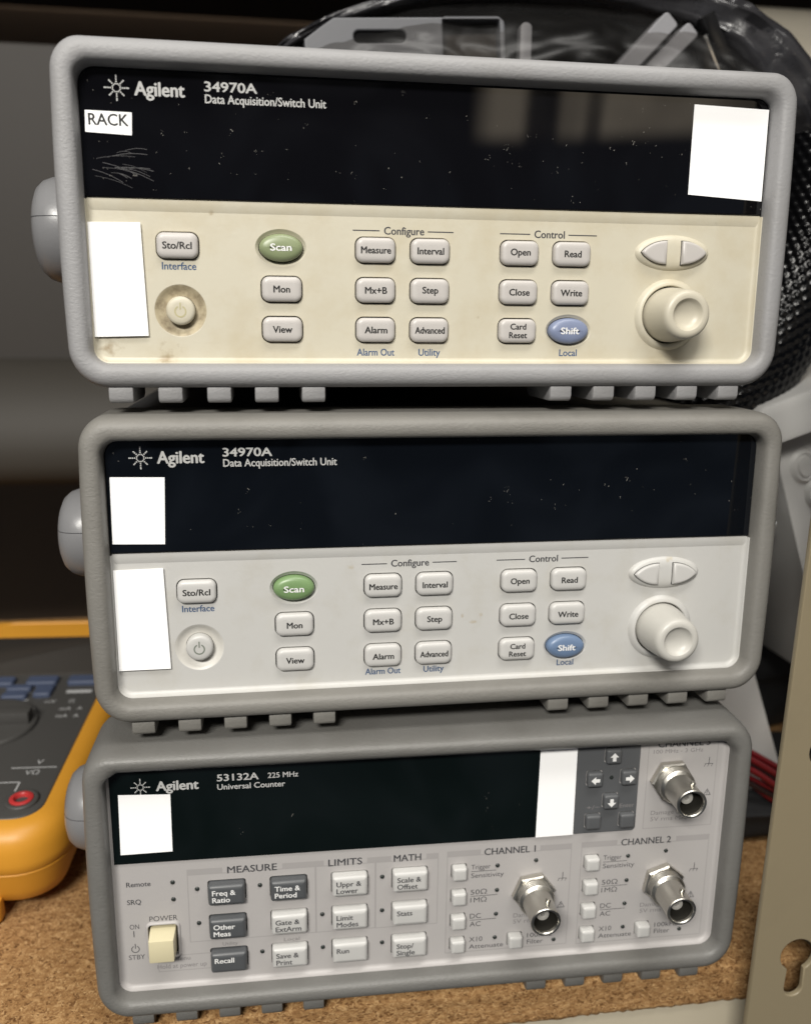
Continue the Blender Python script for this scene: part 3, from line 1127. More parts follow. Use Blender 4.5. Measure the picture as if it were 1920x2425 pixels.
    sq = [(61.9, 35.9), (55.9, 27.6), (67.8, 27.7), (62.0, 19.0), (56.2, 11.6), (68.2, 11.4)]
    b.add_mesh(plate_mesh(rr(60.8, 24.2, 21.9, 34.8, (1.5, 0.4, 0.4, 0.4)), [rr(x, z, 5.6, 5.6, 0.7, 4) for x, z in sq], -0.35, 1.2, 0.15), 0)
    blk = b.build('key_block', st3['block'], root, off, angle=40)
    t = MB()
    text(t, '+/\u2212', 56.2, 15.8, 1.5, -0.39, 4.6)
    text(t, 'Enter', 68.2, 15.9, 1.5, -0.39, 5.2)
    t.build('lettering', M['mid_ink'], blk, off, smooth=False)
    for i, (x, z) in enumerate(sq):
        b = MB()
        b.pillow_rr(x, z, 5.2, 5.2, 0.8, [(0, 1.2), (0, -1.6), (0.2, -2.0), (0.55, -2.2), (1.0, -2.25)])
        k = b.build('arrow_key' if i < 4 else 'button', st3['block'], blk, off, angle=40)
        if i < 4:
            t = MB()
            a = {0: 0, 1: 90, 2: -90, 3: 180}[i]
            shape = [(-0.65, -1.5), (0.65, -1.5), (0.65, 0.0), (1.6, 0.0), (0, 1.7), (-1.6, 0.0), (-0.65, 0.0)]
            ca, sa = math.cos(R(a)), math.sin(R(a))
            pts = [(x + (px * ca - pz * sa) * 0.95, -2.29, z + (px * sa + pz * ca) * 0.95) for px, pz in shape]
            t.poly([pts[0], pts[1], pts[2], pts[6]])
            t.poly([pts[5], pts[6], pts[2], pts[3], pts[4]])
            t.build('arrow', M['white_ink'], blk, off, smooth=False)
    # --- the twelve measurement keys
    prof = [(0, 1.6), (0, -1.9), (0.25, -2.5), (0.7, -2.85), (1.3, -3.0), (1.6, -3.02)]
    for r_ in range(3):
        for c in range(4):
            x, z = KX[c], KZ[r_]
            dk = (r_, c) in darkset
            b = MB()
            b.pillow_rr(x, z, kw, kh, 0.9, prof)
            k = b.build('button', st3['dark'] if dk else st3['light'], root, off, angle=50)
            t = MB()
            L = txt[r_][c]
            for i, s in enumerate(L):
                text(t, s, x - 4.5, z + 0.35 - 2.55 * i, 1.8, -3.06, None, 'L', bold=0.03, squeeze=1.05)
            t.build('legend', M['white_ink'] if dk else M['grey_ink'], k, off, smooth=False)
    for x, z in small:
        b = MB()
        b.pillow_rr(x, z, 4.9, 4.9, 0.8, [(0, 1.6), (0, -1.9), (0.25, -2.4), (0.6, -2.65), (1.1, -2.72)])
        b.build('button', st3['light'], root, off, angle=50)
    # --- power switch
    b = MB()
    x, z = SW
    b.loft([[(x - 4.2, 1.4, z + 4.9), (x + 4.2, 1.4, z + 4.9), (x + 4.2, 1.4, z - 4.4), (x - 4.2, 1.4, z - 4.4)],
            [(x - 4.15, -1.2, z + 4.7), (x + 4.15, -1.2, z + 4.7), (x + 4.15, -1.2, z - 4.4), (x - 4.15, -1.2, z - 4.4)],
            [(x - 4.0, -6.0, z + 4.1), (x + 4.0, -6.0, z + 4.1), (x + 4.0, -6.0, z - 4.0), (x - 4.0, -6.0, z - 4.0)]], cap0=True, cap1=True)
    b.build('power_switch', st3['cream'], root, off, bevel=0.55, angle=50)
    # --- indicator lights
    for x, z in ((-84.5, -1.3), (-84.5, -7.6), (-76.8, -4.4), (-76.7, -17.2), (-56.5, -4.6), (-56.3, -30.0), (-36.1, -17.4), (-36.0, -30.2),
                 (-15.9, -4.7), (-15.9, -17.6), (-15.8, -30.2), (23.7, -3.5), (23.8, -13.0), (23.8, -22.4), (23.7, -31.8), (45.0, -34.6), (37.2, -2.5),
                 (83.9, -2.3), (70.2, -3.3), (70.3, -12.9), (70.2, -22.2), (70.2, -31.7), (91.5, -34.4)):
        b = MB()
        b.lathe(x, z, [(0.78, 0.0), (0.72, -0.25), (0.5, -0.42), (0.02, -0.5)], 14, cap1=True)
        b.build('indicator_light', st3['led'], root, off, angle=60)
    b = MB()
    b.lathe(62.0, 27.5, [(0.75, -0.3), (0.7, -0.5), (0.02, -0.6)], 14, cap1=True)
    b.build('indicator_light', st3['led'], root, off, angle=60)
    # --- coax connectors
    for (x, z), ha in (((36.5, -14.3), 8), ((83.3, -14.3), 20), ((83.4, 25.6), 3)):
        b = MB()
        n = 6
        hexr = []
        for r_, yy in ((7.2, 0.0), (7.6, -0.25), (7.6, -2.2), (7.0, -2.6), (6.2, -2.65)):
            hexr.append([(x + r_ * math.cos(R(60 * i + ha)), yy, z + r_ * math.sin(R(60 * i + ha))) for i in range(n)])
        b.loft(hexr, cap1=True)
        prof = [(6.2, -2.5), (6.2, -3.0), (6.2, -3.2)]
        for k in range(3):
            yy = -3.2 - 0.8 * k
            prof += [(6.2, yy - 0.15), (5.75, yy - 0.4), (6.2, yy - 0.65)]
        prof += [(6.2, -5.9), (5.9, -6.3), (5.2, -6.8), (5.05, -7.2), (4.95, -10), (4.9, -15.4), (5.1, -15.9), (5.1, -16.5), (4.85, -16.8), (4.3, -16.75),
                 (4.05, -16.4), (4.0, -15.6)]
        b.lathe(x, z, prof, 40)
        b.lathe(x, z, [(4.0, -15.6), (3.95, -12), (3.95, -7.5), (0.05, -7.4)], 40, mi=1)
        for sgn in (-1, 1):
            b.tube([(x + sgn * 0.35 * 4.2, -12.2, z + sgn * 4.2), (x + sgn * 0.35 * 5.6, -12.2, z + sgn * 5.6)], 0.95, 14)
        bn = b.build('coax_connector', [M['nickel'], M['bore']], root, off, angle=30)
        b = MB()
        b.lathe(x, z, [(2.2, -7.4), (2.2, -12.6), (2.0, -12.9), (1.0, -12.95), (0.65, -12.7), (0.6, -10.0), (0.02, -10)], 24, cap1=True)
        b.build('centre_socket', M['dielectric'], bn, off, angle=40)
    return root


build_counter()

# ------------------------------------------------------------------ shelf: board, beam, post
BZ = -156.2   # top of the board under the counter, mm


def grid_box(mb, x0, x1, y0, y1, z0, z1):
    mb.box(x0, x1, y0, y1, z0, z1)


M['board'] = chipboard('particle_board', (1.0, 1.0, 1.6), 0.55)
M['beige_paint'] = mat('beige_enamel_paint', (0.215, 0.178, 0.113), 0.42, grain=(260, 0.08, 0.0005), dirt=(18, (0.18, 0.15, 0.097), 0.5, 0.5))
M['beam_paint'] = mat('pale_beige_enamel', (0.47, 0.42, 0.32), 0.45, grain=(260, 0.06, 0.0005))

b = MB()
nx, ny = 180, 3
# board with a slightly crumbled front edge
rows = []
rnd = random.Random(3)
x0b, x1b = -520.0, 330.0
prof = [(430, BZ), (60, BZ), (0, BZ), (-4.2, BZ), (-5.0, BZ - 0.5), (-5.3, BZ - 1.6)] + [(-5.4, BZ - 1.6 - 1.35 * k) for k in range(1, 10)] + [(-5.0, BZ - 15.2), (-4.0, BZ - 15.6), (430, BZ - 15.6)]
nxs = 500
rings = []
for yy, zz in prof:
    ring = []
    edge = yy < -3.9
    for i in range(nxs + 1):
        x = x0b + (x1b - x0b) * i / nxs
        j = (rnd.random() - 0.5) * 0.75 if edge else 0
        ring.append((x, yy + j, zz + ((rnd.random() - 0.5) * 0.4 if edge else 0)))
    rings.append(ring)
b.loft(rings, closed=False)
board = b.build('shelf_board', M['board'], None, angle=80)
set_props(board, kind='structure')

b = MB()
b.box(-520, 330, -3.5, -1.6, BZ - 75, BZ - 16.0)
b.box(-520, 330, -1.5, 30, BZ - 18.0, BZ - 16.0)
o = b.build('shelf_beam', M['beam_paint'], None, smooth=False, bevel=0.4)
set_props(o, 'pale beige painted metal beam under the front edge of the chipboard shelf', 'shelf beam')


def keyhole(cx, cz, r_up, r_lo, drop, n=22):
    """teardrop slot: wide round top, narrow round bottom"""
    pts = []
    a = math.asin(min(1, r_lo / r_up * 1.0))
    for i in range(n + 1):
        t_ = -R(60) + (R(300)) * i / n
        pts.append((cx + r_up * math.cos(t_), cz + r_up * math.sin(t_)))
    for i in range(n // 2 + 1):
        t_ = R(180) + R(180) * i / (n // 2)
        pts.append((cx + r_lo * math.cos(t_), cz - drop + r_lo * math.sin(t_)))
    return pts


post = thing('shelf_post', 'beige painted steel shelf post with keyhole slots standing right of the stack', 'shelf post', (0.1015, -0.026, -0.24), Matrix.Rotation(R(1.7), 3, 'Y'))
b = MB()
holes = []
for k in range(-1, 8):
    holes.append(keyhole(16.0 if k % 2 == 0 else 23.5, 103.5 + 38.0 * k, 6.2, 3.3, 12.5))
b.add_mesh(plate_mesh([(0, -20), (42, -20), (42, 520), (0, 520)], holes, 0.0, 2.1, 0.5), 0)
b.build('front_flange', M['beige_paint'], post, angle=40)
b = MB()
b.box(40, 42, 2.2, 42, -20, 520)
b.build('side_flange', M['beige_paint'], post, smooth=False, bevel=0.4)
b = MB()
b.lathe(24.0, 143.0, [(9.5, 3.4), (9.5, 2.6), (9.2, 2.3), (0.05, 2.3)], 32, cap1=True)
b.build('clip_disc', M['beige_paint'], post, angle=40)

# ------------------------------------------------------------------ background
M['shaded_sheet'] = mat('shaded_grey_brown_sheet', (0.029, 0.0235, 0.0185), 0.6, grain=(90, 0.04, 0.001))  # shade on the left of the back sheet put into this dark colour
M['dark_wall'] = mat('dark_brown_wall', (0.20, 0.135, 0.085), 0.85)
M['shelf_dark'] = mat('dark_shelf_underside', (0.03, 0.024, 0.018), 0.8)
M['bend'] = mat('grey_lit_bend', (0.05, 0.045, 0.038), 0.6, spec=0.3)  # lighter than the panel, to carry the light on its lower bend
M['beige_sheet'] = mat('beige_sheet_metal', (0.70, 0.635, 0.51), 0.45)
b = MB()
b.box(-1600, 1600, 900, 920, -900, 1200)
o = b.build('wall', M['dark_wall'], None, smooth=False)
set_props(o, kind='structure')
b = MB()
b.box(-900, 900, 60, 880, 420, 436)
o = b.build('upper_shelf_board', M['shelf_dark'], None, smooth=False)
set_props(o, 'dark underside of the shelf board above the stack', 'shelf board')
# flat sheet metal back panel on the left, a rounded rail along its foot in a painted lit tone
b = MB()
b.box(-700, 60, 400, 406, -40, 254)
o = b.build('back_panel', M['shaded_sheet'], None, smooth=False, bevel=1.5)
set_props(o, 'dull grey brown sheet metal panel with its shade painted in, behind the left of the stack', 'metal panel')
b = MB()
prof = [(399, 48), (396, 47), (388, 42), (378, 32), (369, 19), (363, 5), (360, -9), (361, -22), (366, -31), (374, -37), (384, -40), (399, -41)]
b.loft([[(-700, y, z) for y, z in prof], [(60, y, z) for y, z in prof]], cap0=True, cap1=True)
o = b.build('lit_panel_bend', M['bend'], None, angle=60)
set_props(o, 'blurred rounded grey metal rail of the dull panel at the back left, painted lighter to look lit', 'bend')
b = MB()
prof = [(430, 306), (408, 307), (402, 304), (400, 298), (400, 286), (402, 282), (402, 40)]
b.loft([[(150, y, z), (520, y, z)] for y, z in prof], closed=False)
b.box(150, 520, 404, 430, 40, 303)
o = b.build('steel_cabinet', M['beige_sheet'], None, angle=50)
set_props(o, 'blurred beige steel cabinet with a rolled top edge at the back right', 'cabinet')

# ------------------------------------------------------------------ multimeter lying left of the counter
M['orange'] = mat('amber_rubber', (0.60, 0.275, 0.026), 0.45, grain=(800, 0.10, 0.0003), dirt=(60, (0.50, 0.22, 0.02), 0.4, 0.55))
M['charcoal'] = mat('charcoal_faceplate', (0.055, 0.053, 0.05), 0.5, grain=(900, 0.08, 0.0003))
M['red'] = mat('red_jack', (0.42, 0.03, 0.03), 0.4)
M['blue_key'] = mat('navy_rubber_key', (0.05, 0.066, 0.115), 0.55)
M['lcd'] = mat('dark_lcd_lens', (0.05, 0.045, 0.04), 0.2)
M['print'] = mat('pale_print', (0.42, 0.42, 0.42), 0.6)

dm_rot = Matrix.Rotation(R(-3.8), 3, 'Z') @ Matrix.Rotation(R(6.0), 3, 'X')
dm = thing('multimeter', 'amber yellow handheld multimeter with charcoal face lying on the chipboard left of the stack', 'multimeter', (-0.1375, 0.052, -0.1492), dm_rot)


def plan(w, l, x1, v0, r, n=10):
    return rr(x1 - w / 2, v0 + l / 2, w, l, r, n)


b = MB()
outl = plan(95, 199, 0, 0, 20)
lay = [(14, -3.6), (9, -2.6), (5, 0.5), (2.6, 6), (1.2, 12.5), (0.35, 15.4), (0.6, 15.8), (0.2, 16.2), (0, 20), (0.3, 25), (1.2, 29), (3.2, 32), (6.5, 33.8), (9.8, 34.4), (10.4, 33.6), (10.4, 30)]
b.loft([[(x, v, w) for x, v in inset(outl, i)] for i, w in lay], cap0=True)
b.loft([[(x, 170.0, w), (x, 186, w + 0.6), (x, 192, w)] for x, w in ((-86, 33.6), (-9, 33.6))], closed=False)
b.build('holster', M['orange'], dm, angle=45)
b = MB()
fo = rr(-47.5, 90.5, 75, 161, (12, 5, 5, 12), 8)
b.loft([[(x, v, w) for x, v in inset(fo, i)] for i, w in ((-0.4, 30), (0.0, 33.4), (0.6, 34.2), (1.8, 34.6))], cap1=True)
face = b.build('faceplate', M['charcoal'], dm, angle=30)
b = MB()
b.loft([[(x, v, w) for x, v in rr(-31, 3.2, 12, 8, 3)] for w in (-6, 3)], cap0=True, cap1=True)
b.build('stand_foot', M['orange'], dm, bevel=0.8)
T = 34.6


def up_lathe(mb, x, v, prof, n=28, cap=True):
    mb.loft([[(x + r * math.cos(2 * math.pi * i / n), v + r * math.sin(2 * math.pi * i / n), w) for i in range(n)] for r, w in prof], cap1=cap)


def flat_text(mb, s, x, v, cap, w, width=None):
    tmp = MB()
    text(tmp, s, x, v, cap, 0, width)
    me = bpy.data.meshes.new('tmp')
    tmp.bm.to_mesh(me)
    tmp.bm.free()
    for q in me.vertices:
        q.co = (q.co.x, q.co.z, w)
    mb.add_mesh(me)
    bpy.data.meshes.remove(me)


for x in (-19.5, -39, -58, -77):
    b = MB()
    up_lathe(b, x, 21, [(6.6, T - 0.1), (6.6, T + 0.9), (6.2, T + 1.3), (5.0, T + 1.35), (4.6, T + 1.1)], cap=False)
    jr = b.build('jack_ring', M['charcoal'], dm, angle=45)
    b = MB()
    up_lathe(b, x, 21, [(4.6, T + 0.8), (4.6, T + 1.5), (4.2, T + 1.8), (3.1, T + 1.8), (2.7, T + 1.4), (2.7, T - 3)])
    b.build('jack_socket', M['red'] if x > -70 and x != -39 else M['gap'], jr, angle=45)
b = MB()
up_lathe(b, -52, 79, [(21, T - 0.1), (21, T + 1.2), (20, T + 2.0), (17, T + 2.2)])
b.box(-70.5, -33.5, 75.5, 82.5, T + 2.0, T + 7.5)
b.build('dial', M['charcoal'], dm, bevel=0.8, angle=40)
for x, v, w, l in ((-20, 117.5, 15, 7.5), (-40, 117.5, 15, 7.5), (-61, 117.5, 15, 7.5), (-79, 117.5, 9, 7.5), (-36.5, 107.5, 8.5, 10), (-49, 110.5, 12, 5), (-49, 103, 12, 5), (-64, 107, 9, 9)):
    b = MB()
    b.loft([[(px, pv, q) for px, pv in inset(rr(x, v, w, l, 1.5, 4), i)] for i, q in ((0, T - 0.1), (0, T + 1.6), (0.6, T + 2.2))], cap1=True)
    b.build('button', M['blue_key'], dm, angle=40)
b = MB()
b.loft([[(px, pv, q) for px, pv in inset(rr(-47.5, 146, 70, 42, 3, 4), i)] for i, q in ((0, T - 0.1), (0, T + 1.0), (0.8, T + 1.5))], cap1=True)
b.build('lcd_lens', M['lcd'], dm, angle=40)
b = MB()
yb = T + 0.06
flat_text(b, 'V', -20.5, 46.5, 3.0, yb)
flat_text(b, 'V\u03a9', -21.5, 39.0, 3.0, yb)
for x0, x1, v0, v1 in ((-31, -12.5, 43.6, 44.2), (-36.5, -24.0, 33.4, 34.0), (-24.6, -24.0, 27.5, 34.0)):
    b.poly([(x0, v0, yb), (x1, v0, yb), (x1, v1, yb), (x0, v1, yb)])
flat_text(b, '!', -37.0, 29.0, 4.5, yb)
for i, (s_, x, v) in enumerate((('mA', -22, 84), ('A', -15.5, 84), ('mA', -22, 90.5), ('A', -15.5, 90.5), ('\u03a9', -21, 97.5), ('mV', -31, 97.5), ('Hz', -44, 100), ('V', -66, 102))):
    flat_text(b, s_, x, v, 2.6, yb)
b.poly([(-26, 106.5, yb), (-14, 106.5, yb), (-14, 109.3, yb), (-26, 109.3, yb)])
b.build('lettering', M['print'], face, smooth=False)

# ------------------------------------------------------------------ things behind the top unit
M['grey_plastic'] = mat('light_grey_plastic', (0.22, 0.22, 0.232), 0.45, grain=(300, 0.05, 0.0004))
M['module_grey'] = mat('module_grey_plastic', (0.105, 0.107, 0.116), 0.45, grain=(300, 0.05, 0.0004))
M['black_plastic'] = mat('black_plastic', (0.006, 0.006, 0.0065), 0.18, spec=0.3)
M['film'] = bag_film('smoky_polythene')
M['bag_back'] = mat('smoky_bag_back', (0.05, 0.044, 0.039), 0.85, grain=(40, 0.5, 0.003), spec=0.15)
M['silver'] = mat('polished_strip', (0.75, 0.75, 0.74), 0.18, 1.0)

# grey connector frame standing on the case of the top unit
cf_rot = Matrix.Rotation(R(-3.2), 3, 'Y')
cf = thing('plug_in_module', 'light grey plastic plug-in module with a black slot standing behind the top unit', 'module', (0.006, 0.12, 0.1495), cf_rot)
b = MB()
holes = [rr(25.2, 32.0, 23.5, 23.5, 1.2, 4), rr(-12.0, 37.2, 21.0, 4.6, 2.1, 5)]
b.add_mesh(plate_mesh([(-42, 0), (39.0, 0)] + rr(39.0 - 3, 44.2 - 3, 6, 6, (0.01, 3, 0.01, 0.01), 4)[5:10] + [(-30, 44.2), (-36, 40.5), (-42, 36.5)], holes, -8.0, 9, 0.6), 0)
b.build('housing', M['module_grey'], cf, angle=35)
b = MB()
b.box(-23.5, -0.5, -6.5, 0.6, 33.5, 40.5)
b.build('slot_connector', M['black_plastic'], cf, smooth=False, bevel=0.5)
b = MB()
b.box(13, 37.5, -1.0, 0.6, 20, 43.2)
b.build('window_backing', M['bag_back'], cf, smooth=False)
t = MB()
text(t, '31', 2.6, 36.6, 1.5, -8.06)
t.build('lettering', M['grey_ink'], cf, smooth=False)

b = MB()
b.loft([[(x, y, z) for x, z in rr(52.8, 172.6, 4.8, 46, 2.2, 5)] for y in (116, 122)], cap0=True, cap1=True)
o = b.build('plastic_peg', M['grey_plastic'], None, bevel=0.5)
set_props(o, 'small upright light grey plastic peg right of the grey module', 'peg')


def slab_between(name, a, c, w, d, m, label, cat, group=None, y=0.12, tip=1.6):
    """rounded bar from a to c (x,z mm) with width w in the picture plane and depth d"""
    A, Cc = Vector(a), Vector(c)
    u = (Cc - A)
    L = u.length
    u.normalize()
    v = Vector((-u.y, u.x))
    q = rr(L / 2, 0, L, w, tip, 5)
    mb = MB()
    mb.loft([[((A + u * px + v * pz).x, yy, (A + u * px + v * pz).y) for px, pz in inset(q, i)]
             for yy, i in ((y * 1000 - d / 2, 0.5), (y * 1000 - d / 2 + 0.5, 0), (y * 1000 + d / 2 - 0.5, 0), (y * 1000 + d / 2, 0.5))], cap0=True, cap1=True)
    o_ = mb.build(name, m, None, angle=40)
    set_props(o_, label, cat, group)
    return o_


slab_between('plastic_clip', (94, 178), (115, 200), 7.5, 12, M['grey_plastic'], 'grey plastic clip in the bag, upper left of the slanted pair', 'clip', 'slanted clips in the bag')
slab_between('plastic_clip', (104, 176), (126, 197.5), 7.0, 12, M['grey_plastic'], 'grey plastic clip in the bag, touching the black and silver strip', 'clip', 'slanted clips in the bag', y=0.123)
st = thing('metal_strip', 'slanting black strip with a bright silver edge inside the smoky bag', 'metal strip', (0.145, 0.12, 0.165))
b = MB()
u = Vector((-18, 0, 33)).normalized()
v = Vector((u.z, 0, -u.x))
p0 = Vector((-2, 0, 8))
for (o0, o1_, mi) in ((0.0, 6.0, 0),):
    P = [p0 + v * o0, p0 + v * o1_, p0 + v * o1_ + u * 32, p0 + v * o0 + u * 32]
    b.loft([[(q.x, -6, q.z) for q in P], [(q.x, 6, q.z) for q in P]], cap0=True, cap1=True)
b.build('strip_body', M['black_plastic'], st, bevel=0.6)
b = MB()
P = [p0 - v * 1.9, p0 - v * 0.1, p0 - v * 0.1 + u * 25, p0 - v * 1.9 + u * 25]
b.loft([[(q.x, -5, q.z) for q in P], [(q.x, 5, q.z) for q in P]], cap0=True, cap1=True)
b.build('bright_edge', M['silver'], st, bevel=0.2)

# smoky bag: rear wall, rolled rim and the broad shoulder on the right
bag = thing('plastic_bag', 'smoky black polythene bag arching over the parts behind the top unit', 'bag', (0.06, 0.15, 0.1495))
# centreline of the rim in (x,z) mm, world, at y = 130
rim = [(-52, 176), (-45, 184), (-35, 190), (-20, 197), (0, 203.5), (22, 208), (48, 210), (75, 210.5), (101, 210), (126, 208), (147, 200), (163, 187), (176, 171), (187, 153), (193, 138)]
thick = [3.0, 3.2, 3.4, 3.2, 3.0, 2.8, 2.8, 3.0, 4.5, 8.0, 12.0, 15.0, 16.5, 17.0, 16.0]


def resample(pts, n):
    P = [Vector(p) for p in pts]
    out = []
    m = len(P) - 1
    for i in range(n + 1):
        t_ = i / n * m
        k = min(int(t_), m - 1)
        f = t_ - k
        p0_, p1, p2, p3 = P[max(k - 1, 0)], P[k], P[k + 1], P[min(k + 2, m)]
        out.append(0.5 * ((2 * p1) + (p2 - p0_) * f + (2 * p0_ - 5 * p1 + 4 * p2 - p3) * f * f + (3 * p1 - p0_ - 3 * p2 + p3) * f ** 3))
    return out


N = 170
C3 = resample([(x, 0, z) for x, z in rim], N)
TH = [v.x for v in resample([(q, 0, 0) for q in thick], N)]
b = MB()
rings = []
nn = 44
for i, (p, th) in enumerate(zip(C3, TH)):
    tan = (C3[min(i + 1, N)] - C3[max(i - 1, 0)]).normalized()
    nrm = Vector((-tan.z, 0, tan.x))
    ring = []
    for k in range(nn):
        a = 2 * math.pi * k / nn
        # long soft folds running with the rim, broken by crinkles
        f1 = noise.noise(Vector((math.cos(a) * 1.9, math.sin(a) * 1.9, i * 0.018)))
        f2 = 1 - abs(noise.noise(Vector((math.cos(a) * 3.2 + 7, math.sin(a) * 3.2, i * 0.045)))) * 2
        f3 = noise.noise(Vector((math.cos(a) * 5, math.sin(a) * 5 + 3, i * 0.16)))
        wr = 1 + 0.16 * f1 + 0.10 * f2 + 0.06 * f3
        q = p + nrm * (th * math.cos(a) * wr) + Vector((0, 1, 0)) * (th * 1.1 + 9) * math.sin(a) * wr
        ring.append((q.x - 60, q.y - 15, q.z - 149.5))
    rings.append(ring)
b.loft(rings, cap0=True, cap1=True)
b.build('bag_rim', M['film'], bag, angle=80)
b = MB()
rows = []
for s in range(18):
    f = s / 17
    row = []
    for p in C3:
        z = 146 + (p.z - 146) * f
        y = 22 + 26 * math.sin(math.pi * min(f, 1) * 0.5 + 0.6) + 1.5 * math.sin(p.x * 0.12 + f * 5) + 1.2 * math.sin(p.x * 0.05 - f * 11)
        y += (-14 - y) * f ** 4
        row.append((p.x - 60, y, z - 149.5))
    rows.append(row)
b.loft(rows, closed=False)
b.build('bag_wall', M['bag_back'], bag, angle=80)


def clear_film(name):
    m = bpy.data.materials.new(name)
    m.use_nodes = True
    n, l = m.node_tree.nodes, m.node_tree.links
    n.remove(n['Principled BSDF'])
    tr = n.new('ShaderNodeBsdfTransparent')
    tr.inputs['Color'].default_value = (0.74, 0.73, 0.72, 1)
    gl = n.new('ShaderNodeBsdfGlossy')
    gl.inputs['Roughness'].default_value = 0.42
    gl.inputs['Color'].default_value = (0.9, 0.9, 0.9, 1)
    df = n.new('ShaderNodeBsdfDiffuse')
    df.inputs['Color'].default_value = (0.05, 0.047, 0.045, 1)
    m1 = n.new('ShaderNodeMixShader')
    m1.inputs[0].default_value = 0.5
    m2 = n.new('ShaderNodeMixShader')
    m2.inputs[0].default_value = 0.055
    l.new(gl.outputs[0], m1.inputs[1])
    l.new(df.outputs[0], m1.inputs[2])
    l.new(tr.outputs[0], m2.inputs[1])
    l.new(m1.outputs[0], m2.inputs[2])
    l.new(m2.outputs[0], n['Material Output'].inputs['Surface'])
    return m


b = MB()
rows = []
for s in range(46):
    f = s / 45
    row = []
    for i, p in enumerate(C3):
        z = 150 + (p.z - 150) * f
        w_ = noise.noise(Vector((p.x * 0.045, z * 0.03, 1.0))) * 5 + 0.5 * (1 - 2 * abs(noise.noise(Vector((p.x * 0.07 + z * 0.05, z * 0.11 - p.x * 0.02, 5.0))))) * 3.2
        y = -34 - 14 * math.sin(math.pi * f) + w_ * math.sin(math.pi * min(1, f + 0.05)) ** 0.5 if f < 0.95 else -34
        y += (-16 + 34) * f ** 3
        row.append((p.x - 60, y, z - 149.5))
    rows.append(row)
b.loft(rows, closed=False)
b.build('bag_front', clear_film('clear_polythene'), bag, angle=80)

# ------------------------------------------------------------------ black braided cable sleeve on the right
M['braid'] = mat('black_braid', (0.0025, 0.0025, 0.003), 0.22, spec=0.28)
path = resample([(176, 95, 152), (177, 95, 128), (174, 95, 104), (165, 94, 80), (151, 92, 58), (134, 90, 40), (112, 90, 26)], 220)
b = MB()
rings = []
nn = 150
prev = None
for i, p in enumerate(path):
    tan = (path[min(i + 1, 220)] - path[max(i - 1, 0)]).normalized()
    a_ = Vector((0, 1, 0)) - tan * tan.y
    a_.normalize()
    c_ = tan.cross(a_)
    ring = []
    for k in range(nn):
        a = 2 * math.pi * k / nn
        u_ = k / nn * 30 * 2 * math.pi / 2
        w_ = i / 220 * 44 * math.pi
        d = abs(math.sin(u_ + w_ * 0.5)) * abs(math.sin(u_ - w_ * 0.5))
        r_ = 19.5 + 0.8 * d
        q = p + r_ * (math.cos(a) * a_ + math.sin(a) * c_)
        ring.append(tuple(q))
    rings.append(ring)
b.loft(rings, cap0=True, cap1=True)
o = b.build('cable_sleeve', M['braid'], None, angle=180)
set_props(o, 'thick black braided cable sleeve curving down behind the right side of the top unit', 'cable sleeve')

# ------------------------------------------------------------------ grey instrument leaning at the right, behind the post
M['lean_grey'] = mat('leaning_grey_plastic', (0.46, 0.455, 0.44), 0.5, grain=(300, 0.08, 0.0006))
ln = thing('leaning_instrument', 'light grey instrument with oval keys leaning behind the shelf post', 'test instrument', (0.178, 0.079, -0.035), Matrix.Rotation(R(-19), 3, 'Y'))
b = MB()
b.loft([[(x, y, z) for x, z in rr(48, 5, 96, 126, 3)] for y in (0, 60)], cap0=True, cap1=True)
b.build('front_panel', M['lean_grey'], ln, bevel=0.8)
b = MB()
b.loft([[(x, y, z) for x, z in rr(47, 76, 118, 17, 5)] for y in (-14, -12, 60)], cap0=True, cap1=True)
b.build('bumper', M['lean_grey'], ln, bevel=2.0)
for x, z in ((10.5, 50), (14.5, 36)):
    b = MB()
    b.loft([[(px, y, pz) for px, pz in inset(ell(x, z, 9, 12.5, 28), i)] for i, y in ((-1.8, 0.1), (-0.6, -1.2), (0, -1.6), (0.4, -1.0), (1.2, -1.0), (1.8, -2.0))], cap1=True)
    b.build('oval_key', M['lean_grey'], ln, angle=50)
sl = MB()
sl.loft([[(x, y, z) for x, z in rr(0, 0, 30, 84, 4)] for y in (0, 40)], cap0=True, cap1=True)
o = sl.build('grey_plastic_panel', M['lean_grey'], None, bevel=1.2)
o.matrix_world = Matrix.Translation((0.1515, 0.082, -0.0985)) @ Matrix.Rotation(R(-20), 4, 'Y')
set_props(o, 'narrow grey plastic slab leaning in the dark between the counter and the shelf post', 'panel')

# black cloth bulk added to keep the background in the gap dark
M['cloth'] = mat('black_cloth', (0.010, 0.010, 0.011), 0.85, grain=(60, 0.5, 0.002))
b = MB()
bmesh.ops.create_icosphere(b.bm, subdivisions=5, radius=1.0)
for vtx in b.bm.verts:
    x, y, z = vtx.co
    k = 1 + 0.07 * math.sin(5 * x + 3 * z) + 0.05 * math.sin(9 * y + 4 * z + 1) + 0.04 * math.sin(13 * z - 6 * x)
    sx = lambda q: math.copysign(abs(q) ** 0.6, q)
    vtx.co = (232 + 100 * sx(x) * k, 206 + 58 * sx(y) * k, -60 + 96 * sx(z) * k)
o = b.build('dark_gap_cloth', M['cloth'], None, angle=180)
set_props(o, 'black cloth bulk added to fill the dark behind the shelf post', 'bag')

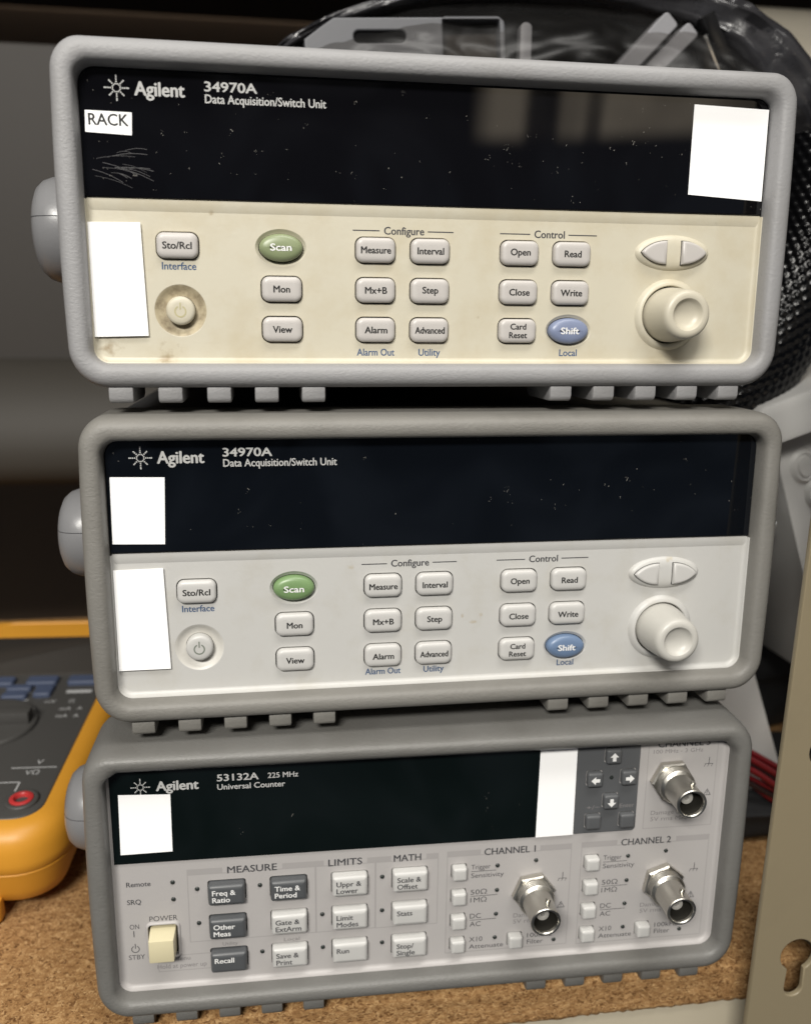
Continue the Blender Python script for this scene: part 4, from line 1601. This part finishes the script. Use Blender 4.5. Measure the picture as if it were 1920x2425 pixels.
b = MB()
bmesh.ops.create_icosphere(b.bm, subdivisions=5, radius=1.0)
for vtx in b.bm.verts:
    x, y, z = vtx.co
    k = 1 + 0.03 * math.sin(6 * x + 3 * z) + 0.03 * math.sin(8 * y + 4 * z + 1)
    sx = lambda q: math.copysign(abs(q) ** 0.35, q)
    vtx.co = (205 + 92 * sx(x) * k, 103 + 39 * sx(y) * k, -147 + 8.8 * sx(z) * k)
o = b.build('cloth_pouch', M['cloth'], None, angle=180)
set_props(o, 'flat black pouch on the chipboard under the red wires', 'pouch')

# red and black wires by the counter
M['red_wire'] = mat('red_wire', (0.13, 0.004, 0.007), 0.35)
M['black_wire'] = mat('black_wire', (0.02, 0.008, 0.008), 0.4)
wb = thing('wire_bundle', 'loose red and black wires hanging right of the counter', 'wires', (0.16, 0.075, -0.155))
for k in range(7):
    b = MB()
    rnd = random.Random(40 + k)
    dz, dy = (k - 3) * 2.6, rnd.uniform(-4, 4)
    pts = resample([(-50, 2 + dy, 46 + dz * 0.6), (-22, -2 + dy, 42 + dz), (-6, -5 + dy, 35 + dz + rnd.uniform(-2, 2)), (12, -6 + dy, 24 + dz), (36, -6 + dy, 14 + dz * 0.5), (70, -8 + dy, 4 + abs(dz) * 0.4)], 40)
    b.tube([tuple(p) for p in pts], 1.5, 10)
    b.build('wire', M['black_wire'] if k in (1, 4) else M['red_wire'], wb, angle=80)

# scrap of clear wrapping behind the middle unit
b = MB()
M['wrap'] = mat('crumpled_white_wrap', (0.5, 0.52, 0.52), 0.3)
rnd = random.Random(9)
vs = [[b.bm.verts.new((150 + 3.2 * i + rnd.uniform(-1, 1), 84 + rnd.uniform(-3, 3), -16 + 3.0 * j + rnd.uniform(-1, 1))) for i in range(5)] for j in range(7)]
for j in range(6):
    for i in range(4):
        b.face((vs[j][i], vs[j][i + 1], vs[j + 1][i + 1], vs[j + 1][i]))
o = b.build('wrapping_scrap', M['wrap'], None, smooth=False)
sol = o.modifiers.new('thickness', 'SOLIDIFY')
sol.thickness = 0.0004
set_props(o, 'small crumpled white wrapping scrap in the dark right of the middle unit', 'wrapping')
